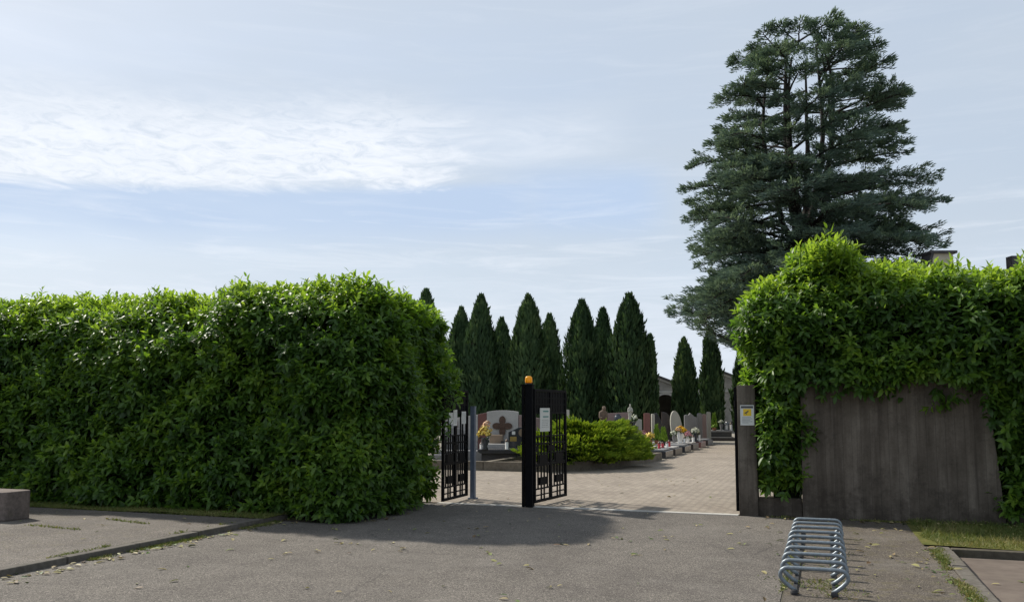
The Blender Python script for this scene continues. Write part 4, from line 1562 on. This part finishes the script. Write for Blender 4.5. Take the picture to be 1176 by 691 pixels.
# ------------------------------------------------------------------ chapels at the back
dK = 62.0
def chapel(px, lb, w=5.25, off=0, peak=427, eave=443):
    x, y = S(px, dK, 3)
    c = thing('burial_chapel', lb, 'chapel', (x, y, 0), R(18), 'gabled burial chapels')
    Hp, He = Z(peak, dK), Z(eave, dK)
    a, h, arch = .78, 1.95, True
    ol = [(-w / 2, 0)]
    if arch:
        ol += [(off - a, 0), (off - a, h)]
        ol += [(off + a * math.cos(R(180 - k * 15)), h + a * math.sin(R(180 - k * 15))) for k in range(1, 12)]
        ol += [(off + a, h), (off + a, 0)]
    ol += [(w / 2, 0), (w / 2, He - .12), (0, Hp - .12), (-w / 2, He - .12)]
    MB().prism(ol, 'y', 0, .35).build('facade', M['chapel'], c)
    MB().box(-w / 2, -w / 2 + .25, .352, 4.5, 0, He - .2).box(w / 2 - .25, w / 2, .352, 4.5, 0, He - .2).box(-w / 2 + .25, w / 2 - .25, 4.25, 4.5, 0, He - .2).build('walls', M['chapel'], c)
    for s in (-1, 1):
        MB().prism([(0, Hp - .118), (s * w / 2, He - .118), (s * w / 2, He + .02), (0, Hp + .02)], 'y', -.25, 4.7).build('roof', M['slate'], c)
    MB().prism([(-w / 2, He - .5), (w / 2, He - .5), (w / 2, He - .36), (-w / 2, He - .36)], 'y', -.08, -.002).build('string_course', M['chapeltrim'], c)
    mb = MB()
    for s in (-1, 1):
        mb.prism([(0, Hp - .14), (s * (w / 2 - .02), He - .14), (s * (w / 2 - .02), He - .30), (0, Hp - .30)], 'y', -.1, -.003)
    mb.build('gable_trim', M['chapeltrim'], c)
    if arch:
        ring = []
        for k in range(13):
            b_ = R(180 - k * 15)
            ring.append((off + (a + .17) * math.cos(b_), h + (a + .17) * math.sin(b_)))
        for k in range(13):
            b_ = R(k * 15)
            ring.append((off + (a + .01) * math.cos(b_), h + (a + .01) * math.sin(b_)))
        MB().prism(ring, 'y', -.05, -.004).build('arch_ring', M['chapeltrim'], c)
        MB().box(off - .6, off + .6, 3.2, 4.2, 0, 1.0).build('altar_stone', M['gr_grey'], c)
    return c


chapel(745, 'gabled chapel with dark arch beside the broadest cypress', 5.3, 1.2)
chapel(830, 'gabled chapel left of the gate pillar, behind the narrow cypress', 5.3, -1.75, 426, 442)
# boundary hedge behind the cypresses and stones
def conifer_hedge():
    x0, y0 = S(470, 60)
    x1, y1 = S(745, 60)
    n = 14000
    t_ = rng.random(n)
    u = rng.random(n)
    top = rng.random(n) < .3
    z = np.where(top, 2.2, .1 + 2.1 * u)
    yo = np.where(top, rng.random(n) * 1.2, 0)
    P = np.stack([x0 + (x1 - x0) * t_, y0 + (y1 - y0) * t_ + yo, z], 1)
    P += rng.normal(0, .07, (n, 3)) + (vnoise(P, 1.0, 55) * .12)[:, None]
    D = nrm(np.array([.1, -.5, .8]) + rng.normal(0, .45, (n, 3)))
    N = nrm(np.array([0, -1, .4]) + rng.normal(0, .4, (n, 3)))
    L = .2 + .2 * rng.random(n)
    h = thing('boundary_hedge', 'low dark hedge closing the cemetery behind the cypresses', 'hedge', (0, 0, 0))
    link('foliage', blades('foliage', P, D, N, L, L * .4, LEAF_T, LEAF_F, np.clip(.4 + rng.normal(0, .2, n), 0, 1)), M['cypress'], h)
    a = math.atan2(y1 - y0, x1 - x0)
    ln_ = math.hypot(x1 - x0, y1 - y0)
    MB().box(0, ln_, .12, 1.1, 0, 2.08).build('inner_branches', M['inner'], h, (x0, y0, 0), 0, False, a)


conifer_hedge()

# ------------------------------------------------------------------ house behind the right hedge (its chimneys show)
dH = 31.0
hx, hy = S(1100, dH, 6)
hs = thing('house', 'house behind the right hedge with a cream chimney and a dark one', 'house', (hx, hy, 0), R(20))
W2, DP, EV, RG = 5.2, 7.5, 5.0, 6.35
MB().box(-W2, W2, 0, DP, 0, EV).build('wall', M['plaster'], hs)
rf = MB()
rf.prism([(-.5, EV - .05), (DP / 2, RG), (DP / 2, RG - .16), (-.5, EV - .21)], 'x', -W2 - .4, W2 + .4)
rf.prism([(DP + .5, EV - .05), (DP / 2, RG), (DP / 2, RG - .16), (DP + .5, EV - .21)], 'x', -W2 - .4, W2 + .4)
rfo = rf.build('roof', M['rooftile'], hs)
gb = MB()
for s in (-1, 1):
    gb.prism([(0, EV + .002), (DP, EV + .002), (DP / 2, RG - .2)], 'x', s * W2 - .12, s * W2 + .12)
gb.build('gable_wall', M['plaster'], hs)
for wx in (-3.4, -1.1, 1.1, 3.4):
    for wz in (.9, 3.1):
        wn_ = MB().box(wx - .5, wx + .5, -.03, .02, wz, wz + 1.3).build('window', M['white_board'], hs)
        MB().box(wx - .42, wx + .42, -.036, -.031, wz + .08, wz + 1.22).build('pane', M['window_glass'], wn_)
zt = Z(289, dH + 1.5) + .05
ch = MB().box(-.08, .72, 1.6, 2.2, EV, zt - .10).build('chimney', M['plaster'], rfo)
MB().box(-.20, .84, 1.48, 2.32, zt - .10, zt).build('chimney_cap', M['slate'], rfo)
fl = MB().prism([(-.32, zt - .62), (-.22, zt - .62), (-.05, zt - .10), (-.15, zt - .10)], 'y', 1.5, 2.3).build('chimney_flashing', M['slate'], rfo)
MB().box(3.05, 3.4, 1.7, 2.1, EV, Z(284, dH)).build('dark_chimney', M['slate'], rfo)

# ------------------------------------------------------------------ sky, sun, camera
SUN_EL = R(42)
SV = Vector((-.93, .36, 0)).normalized() * math.cos(SUN_EL) + Vector((0, 0, math.sin(SUN_EL)))
w = bpy.data.worlds.new('World')
scene.world = w
w.use_nodes = True
nt = w.node_tree
nt.nodes.clear()


class WN(NT):
    def __init__(self, tree):
        self.t = tree
        tc = tree.nodes.new('ShaderNodeTexCoord')
        self.pos = tc.outputs['Generated']


wt = WN(nt)
sky = wt.n('ShaderNodeTexSky', sky_type='NISHITA')
sky.sun_disc = False
sky.sun_elevation = SUN_EL
sky.sun_rotation = math.atan2(SV.x, SV.y)
sky.air_density = 1.0
sky.dust_density = 1.5
sky.ozone_density = 1.0
sepd = wt.n('ShaderNodeSeparateXYZ')
wt.l(wt.pos, sepd.inputs[0])
azd = wt.math('MULTIPLY', wt.math('ARCTAN2', sepd.outputs[1], sepd.outputs[0]), 57.29578)
eld = wt.math('MULTIPLY', wt.math('ARCSINE', sepd.outputs[2]), 57.29578)
cv = wt.n('ShaderNodeCombineXYZ')
wt.l(azd, cv.inputs[0])
wt.l(eld, cv.inputs[1])
AE = cv.outputs[0]


def sm(x, a, b):
    n_ = wt.n('ShaderNodeMapRange', interpolation_type='SMOOTHSTEP')
    wt.l(x, n_.inputs['Value'])
    n_.inputs['From Min'].default_value = min(a, b)
    n_.inputs['From Max'].default_value = max(a, b)
    n_.inputs['To Min'].default_value = 0 if a < b else 1
    n_.inputs['To Max'].default_value = 1 if a < b else 0
    return n_.outputs['Result']


mul = lambda *a: a[0] if len(a) == 1 else wt.math('MULTIPLY', a[0], mul(*a[1:]))
wisp = wt.noise(1.0, 8, .62, wt.mapping(AE, (.17, .75, 1), (0, 0, R(-5))), .9)
rip = wt.noise(1.0, 9, .68, wt.mapping(AE, (.5, 1.7, 1), (0, 0, R(14))), 1.2)
soft = wt.noise(1.0, 4, .5, wt.mapping(AE, (.05, .16, 1)))
# elevation relative to the sloping lower edge of the cirrus bank
rel = wt.math('ADD', wt.math('SUBTRACT', eld, 14.35), wt.math('MULTIPLY', wt.math('SUBTRACT', azd, 121), .062))
reln = wt.math('ADD', rel, wt.math('MULTIPLY', wt.math('SUBTRACT', wisp, .5), 3.4))
bank = mul(sm(reln, -.25, .9), sm(reln, 7.2, 2.6), sm(wt.math('ADD', azd, wt.math('MULTIPLY', wt.math('SUBTRACT', wisp, .5), 14)), 112, 119))
bank = mul(bank, wt.ramp(rip, [(.32, .25), (.5, .8), (.65, 1)]))
patch = mul(sm(rel, .6, 2.0), sm(rel, 5.6, 3.4), sm(azd, 100, 108), sm(azd, 119, 113), wt.ramp(wisp, [(.3, .2), (.65, .8)]))
under = mul(sm(rel, -4.6, -1.6), sm(rel, .6, -.3), wt.ramp(soft, [(.3, .55), (.6, 1)]))
under = mul(under, sm(azd, 101, 111))
gap = mul(sm(eld, 10.5, 13.4), sm(eld, 17.0, 14.6), sm(azd, 98, 102), sm(azd, 113, 107))
blue = wt.math('MAXIMUM', under, gap)
hor = sm(eld, 12.0, 4.0)
lowc = mul(hor, wt.ramp(wisp, [(.35, .35), (.65, 1)]))
veil = wt.math('ADD', .84, wt.math('MULTIPLY', wt.math('SUBTRACT', soft, .5), .35))
WK = dict(veil=(3.5, 3.95, 4.5), white=(5.5, 5.75, 6.15), hor=(4.5, 4.9, 5.5), blue=(2.95, 3.8, 5.2))
c = wt.mix(veil, sky.outputs[0], WK['veil'])
c = wt.mix(wt.math('MULTIPLY', blue, .7), c, WK['blue'])
c = wt.mix(wt.math('MULTIPLY', lowc, .9), c, WK['hor'])
thin = mul(wt.ramp(wt.noise(1.0, 9, .66, wt.mapping(AE, (.10, 1.1, 1), (0, 0, R(-3))), .7), [(.5, 0), (.70, .42)]), sm(eld, 3, 6), wt.math('ADD', .22, wt.math('MULTIPLY', sm(eld, 17, 10), .6)))
c = wt.mix(thin, c, WK['white'])
c = wt.mix(wt.math('MULTIPLY', bank, 1.0), c, WK['white'])
c = wt.mix(wt.math('MULTIPLY', patch, .55), c, WK['white'])
bg = wt.n('ShaderNodeBackground')
bg.inputs['Strength'].default_value = .10
wt.l(c, bg.inputs['Color'])
ow = wt.n('ShaderNodeOutputWorld')
wt.l(bg.outputs[0], ow.inputs['Surface'])

sl_ = bpy.data.lights.new('sun', 'SUN')
sl_.energy = 3.4
sl_.angle = R(1.8)
sl_.color = (1.0, .94, .84)
so = bpy.data.objects.new('sun', sl_)
COL.objects.link(so)
so.rotation_euler = SV.to_track_quat('Z', 'Y').to_euler()
so.location = SV * 60

cam = bpy.data.cameras.new('camera')
cam.sensor_width = 36
cam.lens = 36 * FPX / 1176
cam.shift_y = (PPY - 345.5) / 1176
cam.clip_start = .1
cam.clip_end = 2000
cob = bpy.data.objects.new('camera', cam)
COL.objects.link(cob)
cob.location = (0, 0, EYE)
cob.rotation_euler = (R(90) + TH, 0, YAW)
scene.camera = cob

vs_ = scene.view_settings
vs_.view_transform = 'Standard'
vs_.look = 'None'
vs_.exposure = .78
vs_.gamma = 1
vs_.use_curve_mapping = False
scene.render.engine = 'CYCLES'
scene.cycles.max_bounces = 6
scene.cycles.diffuse_bounces = 3
scene.cycles.glossy_bounces = 2
scene.cycles.transmission_bounces = 4
scene.cycles.use_denoising = True
scene.cycles.sample_clamp_indirect = 4
